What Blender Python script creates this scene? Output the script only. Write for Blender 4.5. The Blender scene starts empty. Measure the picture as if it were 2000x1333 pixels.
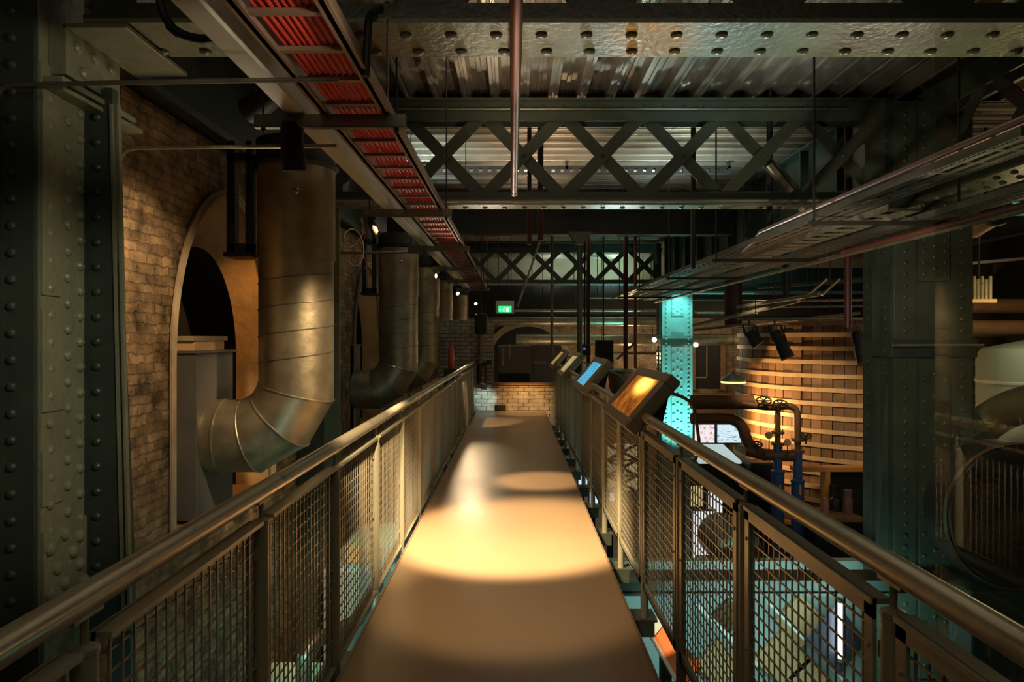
import bpy, bmesh, math, random
from mathutils import Vector, Matrix, Quaternion
random.seed(7)
PI = math.pi
SC = bpy.context.scene
COL = SC.collection
F = 2000 * 24.0 / 36.0          # focal length in pixels (2000 wide)
EYE = 1.646                     # eye height above the walkway
VX, VY = 1004.0, 660.0          # vanishing point of the walkway

# ------------------------------------------------------------------ camera
cam_d = bpy.data.cameras.new('camera'); cam = bpy.data.objects.new('camera', cam_d); COL.objects.link(cam)
cam.location = (0, 0, EYE); cam.rotation_euler = (PI/2, 0, 0)
cam_d.lens = 24; cam_d.sensor_width = 36; cam_d.sensor_fit = 'HORIZONTAL'
cam_d.shift_x = -(VX-1000)/2000; cam_d.shift_y = -(666.5-VY)/2000
cam_d.clip_start = 0.05; cam_d.clip_end = 200
SC.camera = cam

# ------------------------------------------------------------------ world and exposure
W = bpy.data.worlds.new('world'); SC.world = W; W.use_nodes = True
W.node_tree.nodes['Background'].inputs[0].default_value = (0.55, 0.50, 0.42, 1)
W.node_tree.nodes['Background'].inputs[1].default_value = 0.006
SC.view_settings.view_transform = 'Standard'; SC.view_settings.look = 'None'
SC.view_settings.exposure = 0.9; SC.view_settings.gamma = 1.0; SC.view_settings.use_curve_mapping = False

# ------------------------------------------------------------------ lights
WARM = (1.0, 0.72, 0.40); AMBER = (1.0, 0.48, 0.14); TEAL = (0.22, 0.95, 0.90); COOL = (0.72, 0.95, 0.90); NEUT = (1.0, 0.86, 0.62)
def spot(loc, target, power, color, deg=50, blend=0.6, radius=0.06):
    d = bpy.data.lights.new('spot_light', 'SPOT'); o = bpy.data.objects.new('spot_light', d); COL.objects.link(o)
    o.location = loc; v = Vector(target) - Vector(loc); o.rotation_euler = v.to_track_quat('-Z', 'Y').to_euler()
    d.energy = power; d.color = color; d.spot_size = math.radians(deg); d.spot_blend = blend; d.shadow_soft_size = radius
    return o
def point(loc, power, color, radius=0.15):
    d = bpy.data.lights.new('point_light', 'POINT'); o = bpy.data.objects.new('point_light', d); COL.objects.link(o)
    o.location = loc; d.energy = power; d.color = color; d.shadow_soft_size = radius
    return o
def area(loc, target, power, color, sx, sy):
    d = bpy.data.lights.new('area_light', 'AREA'); o = bpy.data.objects.new('area_light', d); COL.objects.link(o)
    o.location = loc; v = Vector(target) - Vector(loc); o.rotation_euler = v.to_track_quat('-Z', 'Y').to_euler()
    d.shape = 'RECTANGLE'; d.size = sx; d.size_y = sy; d.energy = power; d.color = color
    return o
# warm bracket spots on the deck, then extras added for railing, duct, walls
spot((-0.78, 4.34, 2.80), (-0.02, 5.66, 0), 1150, WARM, 40, 0.45, 0.10)
spot((-0.78, 7.42, 2.80), (0.28, 7.85, 0), 330, WARM, 22, 0.6, 0.10)
spot((-1.30, 10.4, 2.80), (-0.5, 13.2, 0), 320, WARM, 18, 0.6, 0.05)
spot((-1.10, 16.5, 2.60), (-0.25, 8.6, 0), 120, WARM, 14, 0.8, 0.10)
spot((-0.6, 13.5, 2.85), (0.3, 15.1, 0), 120, WARM, 30, 0.7, 0.05)
spot((-0.7, 3.0, 2.95), (0.0, 4.40, 0), 95, WARM, 36, 0.5, 0.08)
spot((0.5, 4.4, 3.1), (-2.0, 6.35, 1.15), 330, WARM, 27, 0.9, 0.08)      # duct
spot((-0.3, 1.6, 3.0), (-0.92, 4.2, 1.05), 850, WARM, 22, 0.9, 0.08)     # left handrail
spot((0.4, 1.6, 2.9), (-2.6, 3.75, 1.35), 110, NEUT, 34, 0.9, 0.1)       # near left column
spot((0.2, 2.4, 2.7), (-2.45, 3.9, 3.25), 40, NEUT, 30, 0.9, 0.1)
spot((-1.7, 4.40, 2.9), (-2.75, 5.0, 1.9), 62, WARM, 74, 0.9, 0.1)       # brickwork
spot((-1.5, 7.46, 2.85), (-3.0, 7.5, 1.6), 150, AMBER, 60, 0.7, 0.05)    # arch reveal
# unseen soft fill lights added high in the bays
area((0.3, -0.5, 4.5), (0.3, 1.5, 0), 11, NEUT, 4, 2)
area((0.6, 6.3, 4.6), (0.6, 6.3, 0), 4, NEUT, 4, 1)
area((0.5, 11.6, 4.6), (0.5, 11.6, 0), 4, NEUT, 4, 1)
area((0.5, 18.5, 4.6), (0.5, 18.5, 0), 12, NEUT, 5, 2)
area((9.5, 8.0, 4.6), (9.0, 9.0, 0), 12, NEUT, 4, 4)
spot((1.6, 3.4, 3.0), (5.2, 8.6, 1.0), 230, NEUT, 32, 0.9, 0.1)          # added to brighten the right column
# uplights on the decking, and added ones that brighten the underside of the girders
spot((0.4, 11.4, 3.4), (0.4, 11.5, 4.75), 170, NEUT, 130, 0.8, 0.1)
spot((-1.75, 10.9, 3.4), (-1.5, 11.3, 4.75), 190, COOL, 100, 0.8, 0.05)
spot((2.9, 11.4, 3.4), (2.9, 11.4, 4.75), 200, COOL, 130, 0.8, 0.1)
spot((1.6, 25.2, 3.7), (1.4, 26.0, 4.9), 45, COOL, 140, 0.8, 0.2)
spot((4.0, 25.2, 3.7), (3.8, 26.0, 4.9), 100, (0.5,1.0,0.92), 140, 0.8, 0.2)
spot((0.2, 7.0, 3.6), (0.2, 7.3, 4.75), 45, NEUT, 130, 0.8, 0.08)
spot((2.4, 7.0, 3.6), (2.4, 7.3, 4.75), 45, COOL, 130, 0.8, 0.08)
spot((1.10, 5.5, 1.5), (0.80, 3.92, 3.35), 75, AMBER, 16, 0.9, 0.05)
spot((1.6, 5.6, 1.4), (1.35, 3.92, 3.35), 90, COOL, 26, 0.9, 0.05)
spot((0.2, 5.6, 1.4), (0.1, 3.92, 3.35), 70, NEUT, 26, 0.9, 0.1)
spot((3.0, 5.6, 1.4), (2.6, 3.92, 3.35), 60, NEUT, 50, 0.9, 0.1)
spot((-1.9, 5.4, 1.9), (-2.0, 3.92, 3.35), 18, NEUT, 50, 0.9, 0.1)
spot((-0.4, 10.6, 2.1), (-0.4, 8.85, 3.35), 60, NEUT, 70, 0.9, 0.1)
spot((1.6, 10.6, 2.1), (1.7, 8.85, 3.35), 110, COOL, 80, 0.9, 0.1)
# teal wash of the lower hall
spot((5.25, 20.7, -2.7), (5.25, 21.9, 1.4), 680, TEAL, 75, 0.8, 0.08)
spot((5.25, 21.2, 3.1), (5.25, 21.9, 2.2), 55, TEAL, 100, 0.9, 0.05)
area((3.2, 7.6, -1.6), (3.2, 9.4, -2.6), 20, (0.55, 1.0, 0.93), 2.5, 0.3)
area((-1.2, 3.2, -0.6), (-1.1, 4.4, -1.6), 8, (0.6, 1.0, 0.95), 0.4, 0.6)
area((-1.6, 7.0, -0.6), (-1.6, 7.2, -3), 5, TEAL, 0.6, 4)
point((3.4, 6.4, -0.6), 4, TEAL, 0.3)
# amber wash on the vat and the far hall
spot((5.3, 17.75, -0.5), (7.4, 16.9, -0.2), 240, (1.0, 0.56, 0.22), 150, 0.8, 0.1)
spot((4.2, 13.4, 2.6), (7.4, 17.0, -0.5), 420, WARM, 50, 0.9, 0.1)
point((4.3, 25.2, 1.0), 60, WARM, 0.1)
point((5.95, 24.8, 1.2), 40, WARM, 0.1)
point((1.6, 23.0, 0.2), 30, WARM, 0.3)
point((9.0, 24.5, 1.6), 40, WARM, 0.3)
spot((0.5, 13.9, 1.6), (0.25, 15.6, 0.25), 110, AMBER, 40, 0.8, 0.05)
spot((-0.6, 14.2, 1.0), (-0.68, 15.6, 0.2), 60, COOL, 26, 0.8, 0.05)
point((8.6, 11.0, 2.2), 30, WARM, 0.3)
spot((8.6, 11.6, 3.3), (8.6, 12.6, 4.05), 40, TEAL, 120, 0.8, 0.1)
spot((2.2, 5.2, 1.4), (3.6, 7.6, 2.8), 120, NEUT, 56, 0.9, 0.1)  # added to brighten the right cable trays

# ------------------------------------------------------------------ materials
MATS = {}
def mat(name, color, rough=0.6, metal=0.0, bump=0.0, bscale=40, var=0.0, vscale=4.0, coat=0.0):
    if name in MATS: return MATS[name]
    m = bpy.data.materials.new(name); m.use_nodes = True; nt = m.node_tree; b = nt.nodes['Principled BSDF']
    b.inputs['Base Color'].default_value = (*color, 1); b.inputs['Roughness'].default_value = rough; b.inputs['Metallic'].default_value = metal
    b.inputs['Coat Weight'].default_value = coat
    tc = nt.nodes.new('ShaderNodeTexCoord')
    if var:
        n = nt.nodes.new('ShaderNodeTexNoise'); n.inputs['Scale'].default_value = vscale; n.inputs['Detail'].default_value = 6
        nt.links.new(tc.outputs['Object'], n.inputs['Vector'])
        r = nt.nodes.new('ShaderNodeMapRange'); r.inputs[1].default_value = 0.3; r.inputs[2].default_value = 0.7
        r.inputs[3].default_value = 1-var; r.inputs[4].default_value = 1+var
        nt.links.new(n.outputs[0], r.inputs[0])
        mx = nt.nodes.new('ShaderNodeMix'); mx.data_type = 'RGBA'; mx.blend_type = 'MULTIPLY'; mx.inputs[0].default_value = 1
        mx.inputs[6].default_value = (*color, 1); nt.links.new(r.outputs[0], mx.inputs[7]); nt.links.new(mx.outputs[2], b.inputs['Base Color'])
        rr = nt.nodes.new('ShaderNodeMapRange'); rr.inputs[3].default_value = max(0.05, rough-0.12); rr.inputs[4].default_value = min(1, rough+0.12)
        nt.links.new(n.outputs[0], rr.inputs[0]); nt.links.new(rr.outputs[0], b.inputs['Roughness'])
    if bump:
        n2 = nt.nodes.new('ShaderNodeTexNoise'); n2.inputs['Scale'].default_value = bscale; n2.inputs['Detail'].default_value = 4
        nt.links.new(tc.outputs['Object'], n2.inputs['Vector'])
        bp = nt.nodes.new('ShaderNodeBump'); bp.inputs['Strength'].default_value = bump; bp.inputs['Distance'].default_value = 0.02
        nt.links.new(n2.outputs[0], bp.inputs['Height']); nt.links.new(bp.outputs[0], b.inputs['Normal'])
    MATS[name] = m; return m
def glow(name, color, strength):
    if name in MATS: return MATS[name]
    m = bpy.data.materials.new(name); m.use_nodes = True; b = m.node_tree.nodes['Principled BSDF']
    b.inputs['Base Color'].default_value = (0.02, 0.02, 0.02, 1); b.inputs['Emission Color'].default_value = (*color, 1); b.inputs['Emission Strength'].default_value = strength
    MATS[name] = m; return m
def brick(name, c1, c2, mortar, axes, scale=1.0, bw=0.23, rh=0.075, wob=0.05, bump=0.5, fine=0):
    """axes: which object axes run along and up the wall, e.g. 'yz'"""
    m = bpy.data.materials.new(name); m.use_nodes = True; nt = m.node_tree; b = nt.nodes['Principled BSDF']; L = nt.links.new
    tc = nt.nodes.new('ShaderNodeTexCoord'); sp = nt.nodes.new('ShaderNodeSeparateXYZ'); cb = nt.nodes.new('ShaderNodeCombineXYZ')
    L(tc.outputs['Object'], sp.inputs[0]); L(sp.outputs['xyz'.index(axes[0])], cb.inputs[0]); L(sp.outputs['xyz'.index(axes[1])], cb.inputs[1])
    nz = nt.nodes.new('ShaderNodeTexNoise'); nz.inputs['Scale'].default_value = 3.5; nz.inputs['Detail'].default_value = 5; L(tc.outputs['Object'], nz.inputs['Vector'])
    wb = nt.nodes.new('ShaderNodeVectorMath'); wb.operation = 'MULTIPLY_ADD'; wb.inputs[1].default_value = (wob, wob, 0); L(nz.outputs['Color'], wb.inputs[0]); L(cb.outputs[0], wb.inputs[2])
    if fine:
        nf = nt.nodes.new('ShaderNodeTexNoise'); nf.inputs['Scale'].default_value = 11; nf.inputs['Detail'].default_value = 3; L(tc.outputs['Object'], nf.inputs['Vector'])
        w2 = nt.nodes.new('ShaderNodeVectorMath'); w2.operation = 'MULTIPLY_ADD'; w2.inputs[1].default_value = (fine, fine*0.6, 0); L(nf.outputs['Color'], w2.inputs[0]); L(wb.outputs[0], w2.inputs[2]); wb = w2
    bt = nt.nodes.new('ShaderNodeTexBrick'); bt.inputs['Scale'].default_value = scale; bt.inputs['Brick Width'].default_value = bw; bt.inputs['Row Height'].default_value = rh
    bt.inputs['Mortar Size'].default_value = 0.008; bt.inputs['Mortar Smooth'].default_value = 0.4; bt.inputs['Bias'].default_value = -0.1
    bt.inputs['Color1'].default_value = (*c1, 1); bt.inputs['Color2'].default_value = (*c2, 1); bt.inputs['Mortar'].default_value = (*mortar, 1)
    L(wb.outputs[0], bt.inputs['Vector'])
    n2 = nt.nodes.new('ShaderNodeTexNoise'); n2.inputs['Scale'].default_value = 1.6; n2.inputs['Detail'].default_value = 8; n2.inputs['Roughness'].default_value = 0.7; L(tc.outputs['Object'], n2.inputs['Vector'])
    r = nt.nodes.new('ShaderNodeMapRange'); r.inputs[1].default_value = 0.35; r.inputs[2].default_value = 0.65; r.inputs[3].default_value = 0.45; r.inputs[4].default_value = 1.35; L(n2.outputs[0], r.inputs[0])
    if fine: n2.inputs['Scale'].default_value = 4.5; r.inputs[3].default_value = 0.2; r.inputs[4].default_value = 1.75
    mx = nt.nodes.new('ShaderNodeMix'); mx.data_type = 'RGBA'; mx.blend_type = 'MULTIPLY'; mx.inputs[0].default_value = 1; L(bt.outputs[0], mx.inputs[6]); L(r.outputs[0], mx.inputs[7])
    L(mx.outputs[2], b.inputs['Base Color']); b.inputs['Roughness'].default_value = 0.8
    inv = nt.nodes.new('ShaderNodeMath'); inv.operation = 'MULTIPLY_ADD'; inv.inputs[1].default_value = -1; L(bt.outputs['Fac'], inv.inputs[0]); L(n2.outputs[0], inv.inputs[2])
    bp = nt.nodes.new('ShaderNodeBump'); bp.inputs['Strength'].default_value = bump; bp.inputs['Distance'].default_value = 0.015; L(inv.outputs[0], bp.inputs['Height']); L(bp.outputs[0], b.inputs['Normal'])
    MATS[name] = m; return m

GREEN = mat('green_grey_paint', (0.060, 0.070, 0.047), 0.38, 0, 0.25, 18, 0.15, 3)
GREENL = mat('pale_lit_green_paint', (0.20, 0.21, 0.135), 0.36, 0, 0.35, 22, 0.15, 3)  # paler copy of the green, with the light on lit faces put in
GREEND = mat('dark_shaded_green_paint', (0.035, 0.05, 0.04), 0.42, 0, 0.2, 18, 0.2, 3)  # darker copy; on the columns it carries the shade of unlit faces
TEALP = mat('teal_lit_green_paint', (0.28, 0.40, 0.36), 0.45, 0, 0.2, 18, 0.12, 3)  # teal light put into the paint of the teal lit steel
DECKM = mat('deck_paint', (0.36, 0.24, 0.14), 0.34, 0, 0.04, 60, 0.03, 1.2)
RAILM = mat('railing_paint', (0.37, 0.355, 0.26), 0.36, 0.15, 0.04, 60, 0.08, 4)
RAILT = mat('handrail_metal', (0.46, 0.41, 0.29), 0.30, 0.4, 0.03, 80, 0.10, 6)
WIRE = mat('wire_metal', (0.42, 0.37, 0.27), 0.35, 0.3)
GALV = mat('galvanised_steel', (0.42, 0.36, 0.25), 0.44, 0.8, 0.15, 14, 0.22, 5)
GALVD = mat('dull_galvanised_steel', (0.22, 0.20, 0.16), 0.42, 0.7, 0.1, 20, 0.15, 5)
TRUNK = mat('trunking_steel', (0.46, 0.44, 0.37), 0.5, 0.1, 0.05, 40, 0.1, 6)
LADM = mat('cable_ladder_steel', (0.30, 0.20, 0.14), 0.5, 0.4, 0.05, 40, 0.1, 5)
REDC = mat('red_cable_sheath', (0.50, 0.03, 0.02), 0.6)
BLACK = mat('black_matt', (0.008, 0.008, 0.008), 0.6)
DARK = mat('dark_steel', (0.03, 0.028, 0.025), 0.5, 0.3, 0.05, 30, 0.15, 4)
COPPER = mat('copper_brown_pipe', (0.24, 0.085, 0.055), 0.45, 0.5, 0.03, 40, 0.12, 4)
RUST = mat('rust_brown_pipe', (0.17, 0.085, 0.04), 0.5, 0.2, 0.1, 30, 0.2, 4)
MAROON = mat('maroon_paint', (0.07, 0.018, 0.014), 0.5)
PINKP = mat('pinkish_pipe', (0.34, 0.18, 0.16), 0.35, 0.3)
DECKING = mat('zinc_decking', (0.48, 0.41, 0.33), 0.30, 0.8, 0.03, 10, 0.12, 1.5)
PLAST = mat('ochre_render', (0.42, 0.26, 0.11), 0.85, 0, 0.5, 9, 0.35, 2.2)
STONE = mat('pale_trim_stone', (0.40, 0.30, 0.19), 0.8, 0, 0.4, 16, 0.25, 4)
BOXM = mat('grey_box_steel', (0.16, 0.145, 0.125), 0.45, 0.3, 0.08, 12, 0.15, 3)
CREAM = mat('cream_plaster', (0.32, 0.27, 0.18), 0.8, 0, 0.2, 12, 0.15, 2)
WOOD = mat('vat_timber', (0.15, 0.08, 0.035), 0.65, 0, 0.3, 14, 0.3, 2.5)
HOOP = mat('vat_hoop', (0.50, 0.33, 0.17), 0.5, 0.15, 0.08, 20, 0.12, 4)
BLUEP = mat('blue_pipe_paint', (0.05, 0.12, 0.32), 0.4)
KIOSK = mat('bronze_kiosk_metal', (0.32, 0.26, 0.165), 0.42, 0.3, 0.03, 40, 0.1, 4)
CONC = mat('ground_concrete', (0.16, 0.15, 0.13), 0.6, 0, 0.1, 10, 0.2, 1)
WHITE = mat('white_paint', (0.72, 0.74, 0.70), 0.5)
ORANGE = mat('orange_board', (0.62, 0.15, 0.03), 0.55)
BEIGE = mat('beige_board', (0.72, 0.44, 0.22), 0.6)
TIMB = mat('brown_timber', (0.22, 0.12, 0.06), 0.6, 0, 0.2, 20, 0.2, 3)
PALEB = mat('pale_blue_paint', (0.40, 0.50, 0.48), 0.5)
REDP = mat('red_paint', (0.5, 0.05, 0.03), 0.4)
BRICKL = brick('buff_brick', (0.27, 0.175, 0.09), (0.13, 0.08, 0.042), (0.155, 0.10, 0.055), 'yz', bump=1.0, wob=0.05, fine=0.09)
BRICKW = brick('white_glazed_brick', (0.50, 0.46, 0.38), (0.40, 0.35, 0.27), (0.08, 0.06, 0.045), 'xz', bw=0.24, rh=0.088)
BRICKB = brick('tan_brick', (0.34, 0.25, 0.16), (0.26, 0.18, 0.11), (0.12, 0.09, 0.06), 'xz')

# ------------------------------------------------------------------ mesh building
class MB:
    def __init__(s): s.v = []; s.f = []
    def add(s, vs, fs):
        o = len(s.v); s.v += [Vector(p) for p in vs]; s.f += [tuple(i+o for i in f) for f in fs]; return s
    def box(s, x0, x1, y0, y1, z0, z1):
        return s.add([(x0,y0,z0),(x1,y0,z0),(x1,y1,z0),(x0,y1,z0),(x0,y0,z1),(x1,y0,z1),(x1,y1,z1),(x0,y1,z1)],
                     [(3,2,1,0),(4,5,6,7),(0,1,5,4),(1,2,6,5),(2,3,7,6),(3,0,4,7)])
    def beam(s, a, b, w, h, up=(0,0,1)):
        a = Vector(a); b = Vector(b); d = (b-a).normalized(); u = Vector(up)
        if abs(d.dot(u)) > 0.98: u = Vector((0,1,0))
        r = d.cross(u).normalized(); u = r.cross(d)
        q = [r*(-w/2)-u*(h/2), r*(w/2)-u*(h/2), r*(w/2)+u*(h/2), r*(-w/2)+u*(h/2)]
        return s.add([a+k for k in q]+[b+k for k in q], [(3,2,1,0),(4,5,6,7),(0,1,5,4),(1,2,6,5),(2,3,7,6),(3,0,4,7)])
    def prism(s, pts, axis, a, b):
        """2-D polygon in the plane across `axis`, swept from a to b"""
        n = len(pts); put = {'x': lambda p,t:(t,p[0],p[1]), 'y': lambda p,t:(p[0],t,p[1]), 'z': lambda p,t:(p[0],p[1],t)}[axis]
        return s.add([put(p,a) for p in pts]+[put(p,b) for p in pts],
                     [tuple(range(n-1,-1,-1)), tuple(range(n,2*n))]+[(i,(i+1)%n,(i+1)%n+n,i+n) for i in range(n)])
    def tube(s, pts, r, n=12, caps=True, rad=None):
        pts = [Vector(p) for p in pts]; m = len(pts); rings = []
        t0 = (pts[1]-pts[0]).normalized(); up = Vector((0,0,1)) if abs(t0.z) < 0.9 else Vector((0,1,0))
        nn = t0.cross(up).normalized(); prev = t0
        for i,p in enumerate(pts):
            t = (pts[min(i+1,m-1)]-pts[max(i-1,0)]).normalized()
            q = prev.rotation_difference(t); nn = (q @ nn).normalized(); prev = t; bb = t.cross(nn)
            rr = rad[i] if rad else r
            rings.append([p+nn*math.cos(2*PI*k/n)*rr+bb*math.sin(2*PI*k/n)*rr for k in range(n)])
        vs = [x for g in rings for x in g]; fs = []
        for i in range(m-1):
            for k in range(n): fs.append((i*n+k, i*n+(k+1)%n, (i+1)*n+(k+1)%n, (i+1)*n+k))
        if caps: fs += [tuple(range(n-1,-1,-1)), tuple((m-1)*n+k for k in range(n))]
        return s.add(vs, fs)
    def rivet(s, p, nrm, r):
        nrm = Vector(nrm).normalized(); u = nrm.orthogonal().normalized(); w = nrm.cross(u); p = Vector(p)
        vs = []; K = 10
        for h, q in ((0,1.0),(0.38,0.9),(0.66,0.55)):
            vs += [p+nrm*(h*r)+(u*math.cos(2*PI*k/K)+w*math.sin(2*PI*k/K))*(q*r) for k in range(K)]
        vs.append(p+nrm*(0.78*r)); fs = []
        for i in range(2):
            for k in range(K): fs.append((i*K+k, i*K+(k+1)%K, (i+1)*K+(k+1)%K, (i+1)*K+k))
        for k in range(K): fs.append((2*K+k, 2*K+(k+1)%K, 3*K))
        return s.add(vs, fs)
    def lathe(s, prof, c, n=32, axis='z', caps=True):
        vs = []; c = Vector(c)
        for (r,h) in prof:
            for k in range(n):
                a = 2*PI*k/n; x, y = r*math.cos(a), r*math.sin(a)
                vs.append(c + Vector({'z':(x,y,h),'y':(x,h,y),'x':(h,x,y)}[axis]))
        fs = []; m = len(prof)
        for i in range(m-1):
            for k in range(n): fs.append((i*n+k, i*n+(k+1)%n, (i+1)*n+(k+1)%n, (i+1)*n+k))
        if caps: fs += [tuple(range(n-1,-1,-1)), tuple((m-1)*n+k for k in range(n))]
        return s.add(vs, fs)
    def ball(s, c, r, n=16, sc=(1,1,1)):
        prof = [(math.sin(PI*i/10)*r, -math.cos(PI*i/10)*r) for i in range(11)]
        o = len(s.v); s.lathe([(max(a,1e-4),b) for a,b in prof], (0,0,0), n)
        for i in range(o, len(s.v)):
            q = s.v[i]; s.v[i] = Vector((q.x*sc[0], q.y*sc[1], q.z*sc[2])) + Vector(c)
        return s
    def build(s, name, m, parent=None, smooth=False, bevel=0.0, auto=None):
        org = Vector(parent['_org']) if parent is not None else Vector((0,0,0))
        me = bpy.data.meshes.new(name); me.from_pydata([tuple(p-org) for p in s.v], [], s.f)
        bm = bmesh.new(); bm.from_mesh(me); bmesh.ops.recalc_face_normals(bm, faces=bm.faces); bm.to_mesh(me); bm.free()
        me.materials.append(m); o = bpy.data.objects.new(name, me); COL.objects.link(o)
        if smooth or auto:
            for p in me.polygons: p.use_smooth = True
            me.set_sharp_from_angle(angle=math.radians(auto or 40))
        if bevel:
            b = o.modifiers.new('bevel','BEVEL'); b.width = bevel; b.segments = 2; b.limit_method = 'ANGLE'; b.angle_limit = math.radians(50)
        if parent is not None: o.parent = parent; o['_org'] = parent['_org']
        else: o['_org'] = (0.0,0.0,0.0)
        return o
def thing(name, label, cat, loc=(0,0,0), group=None):
    o = bpy.data.objects.new(name, None); COL.objects.link(o); o.empty_display_size = 0.1
    o.location = loc; o['label'] = label; o['category'] = cat; o['_org'] = tuple(float(c) for c in loc)
    if group: o['group'] = group
    return o
def tag(o, label, cat, group=None):
    o['label'] = label; o['category'] = cat
    if group: o['group'] = group
    return o
def struct(o): o['kind'] = 'structure'; return o
def dup(root, loc, label=None, group=None):
    r = root.copy(); COL.objects.link(r); r.location = loc; r['_org'] = tuple(float(c) for c in loc)
    if label: r['label'] = label
    if group: r['group'] = group
    for ch in list(root.children):
        c = ch.copy(); COL.objects.link(c); c.parent = r
        for g in list(ch.children):
            d = g.copy(); COL.objects.link(d); d.parent = c
    return r
def P(px, py, Y): return Vector(((px-VX)/F*Y, Y, EYE-(py-VY)/F*Y))
def fillet(pts, r, n=6):
    pts = [Vector(p) for p in pts]; out = [pts[0]]
    for i in range(1, len(pts)-1):
        a, b, c = pts[i-1], pts[i], pts[i+1]; d1 = (a-b).normalized(); d2 = (c-b).normalized()
        for k in range(n+1):
            t = k/n; p0 = b+d1*r; p2 = b+d2*r
            out.append(p0*(1-t)**2 + b*2*t*(1-t) + p2*t*t)
    out.append(pts[-1]); return out
def span(a, b, step):
    n = max(1, round((b-a)/step)); return [a+(b-a)*(i+0.5)/n for i in range(n)]

GZ = -3.8        # ground of the lower hall
CZ = 4.75        # underside of the decking
GB, GT = 3.35, 4.66

# ================================================================== SETTING
struct(MB().box(-5, 18, -4, 30, GZ-0.2, GZ).build('floor', CONC))

def deckprof(a0, a1, pitch, depth):
    pts = []; a = a0
    while a < a1:
        pts += [(a+pitch*u, depth*h) for (u,h) in ((0,0),(0.10,0),(0.13,0.13),(0.19,0.13),(0.22,0),(0.32,0),(0.40,1),(0.58,1),(0.61,0.9),(0.73,0.9),(0.76,1),(0.92,1))]; a += pitch
    return pts
m = MB(); pr = deckprof(-4, 15, 0.37, 0.13)
m.add([(p[0], -4, CZ+p[1]) for p in pr]+[(p[0], 8.95, CZ+p[1]) for p in pr], [(i, i+1, i+1+len(pr), i+len(pr)) for i in range(len(pr)-1)])
m.box(-4, 15, -4, 8.95, CZ+0.14, CZ+0.2)
struct(m.build('ceiling', DECKING))
m = MB(); pr = deckprof(8.95, 30, 0.37, 0.13)
m.add([(-4, p[0], CZ+p[1]) for p in pr]+[(15, p[0], CZ+p[1]) for p in pr], [(i, i+1, i+1+len(pr), i+len(pr)) for i in range(len(pr)-1)])
m.box(-4, 15, 8.95, 30, CZ+0.14, CZ+0.2)
struct(m.build('ceiling', DECKING))

# left brick wall with its arched recesses
WX, WT = -2.75, 3.43
ARCH = [(6.6, 1.12), (12.85, 1.15), (19.1, 1.15)]
ZS, RISE, SILL = 1.45, 1.55, 0.02
XI = -3.08
def arch_z(u, a, zs, rise): return zs + rise*math.sqrt(max(0.0, 1-(u/a)**2))
mw = MB(); mr = MB(); mb = MB(); mt = MB()
ys = -4.0
for (yc, a) in ARCH:
    mw.add([(WX,ys,GZ),(WX,yc-a,GZ),(WX,yc-a,WT),(WX,ys,WT)], [(0,1,2,3)])
    us = [-a+a*(1-math.cos(PI*i/24)) for i in range(25)]
    for i in range(24):
        y0, y1 = yc+us[i], yc+us[i+1]
        mw.add([(WX,y0,arch_z(us[i],a,ZS,RISE)),(WX,y1,arch_z(us[i+1],a,ZS,RISE)),(WX,y1,WT),(WX,y0,WT)], [(0,1,2,3)])
    mw.add([(WX,yc-a,GZ),(WX,yc+a,GZ),(WX,yc+a,SILL),(WX,yc-a,SILL)], [(0,1,2,3)])
    # splayed reveal in ochre render
    ai = a*0.79; front = [(yc-a, SILL)]+[(yc+us[i], arch_z(us[i],a,ZS,RISE)) for i in range(25)]+[(yc+a, SILL)]
    ui = [u*0.79 for u in us]; inner = [(yc+0.08-ai, SILL)]+[(yc+0.08+ui[i], arch_z(ui[i],ai,ZS,1.08)) for i in range(25)]+[(yc+0.08+ai, SILL)]
    n = len(front)
    mr.add([(WX,p[0],p[1]) for p in front]+[(XI,p[0],p[1]) for p in inner], [(i,i+1,i+1+n,i+n) for i in range(n-1)])
    mb.add([(XI,p[0],p[1]) for p in inner]+[(-3.55,p[0],p[1]) for p in inner], [(i,i+1,i+1+n,i+n) for i in range(n-1)])
    mr.add([(WX,yc-a,SILL),(WX,yc+a,SILL),(-3.55,yc+a,SILL),(-3.55,yc-a,SILL)], [(0,1,2,3)])
    mb.box(-3.6, -3.54, yc-a-0.1, yc+a+0.1, SILL-0.1, WT)
    # moulded trim round the arch
    fr = [Vector((WX+0.012,p[0],p[1])) for p in front]
    for off, w in ((0.0,0.05),(0.045,0.03)):
        mt.tube([Vector((p.x+off*0.3, yc+(p.y-yc)*(1+off/a), p.z+(off if p.z>ZS else 0))) for p in fr], w*0.6, 6)
    ys = yc+a
mw.add([(WX,ys,GZ),(WX,28,GZ),(WX,28,WT),(WX,ys,WT)], [(0,1,2,3)])
mw.add([(WX,-4,WT),(WX,28,WT),(-3.7,28,WT),(-3.7,-4,WT)], [(0,1,2,3)])
struct(mw.build('wall_left', BRICKL)); struct(mr.build('wall_left', PLAST, smooth=True, auto=50)); struct(mb.build('wall_left', BLACK)); struct(mt.build('trim_1', STONE, smooth=True))  # black inside the arches puts the shade of the recess into the colour
# plastered wall plate above the brickwork
m = MB().box(-4.0, -3.0, -4, 28, WT+0.02, 5.0); struct(m.build('wall_left', CREAM))
m = MB().box(-2.98, -2.62, 4.2, 28, WT+0.02, WT+0.10).box(-2.98, -2.9, 4.2, 28, WT+0.1, 4.6); struct(m.build('trim_2', GREEND, bevel=0.01))

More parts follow.
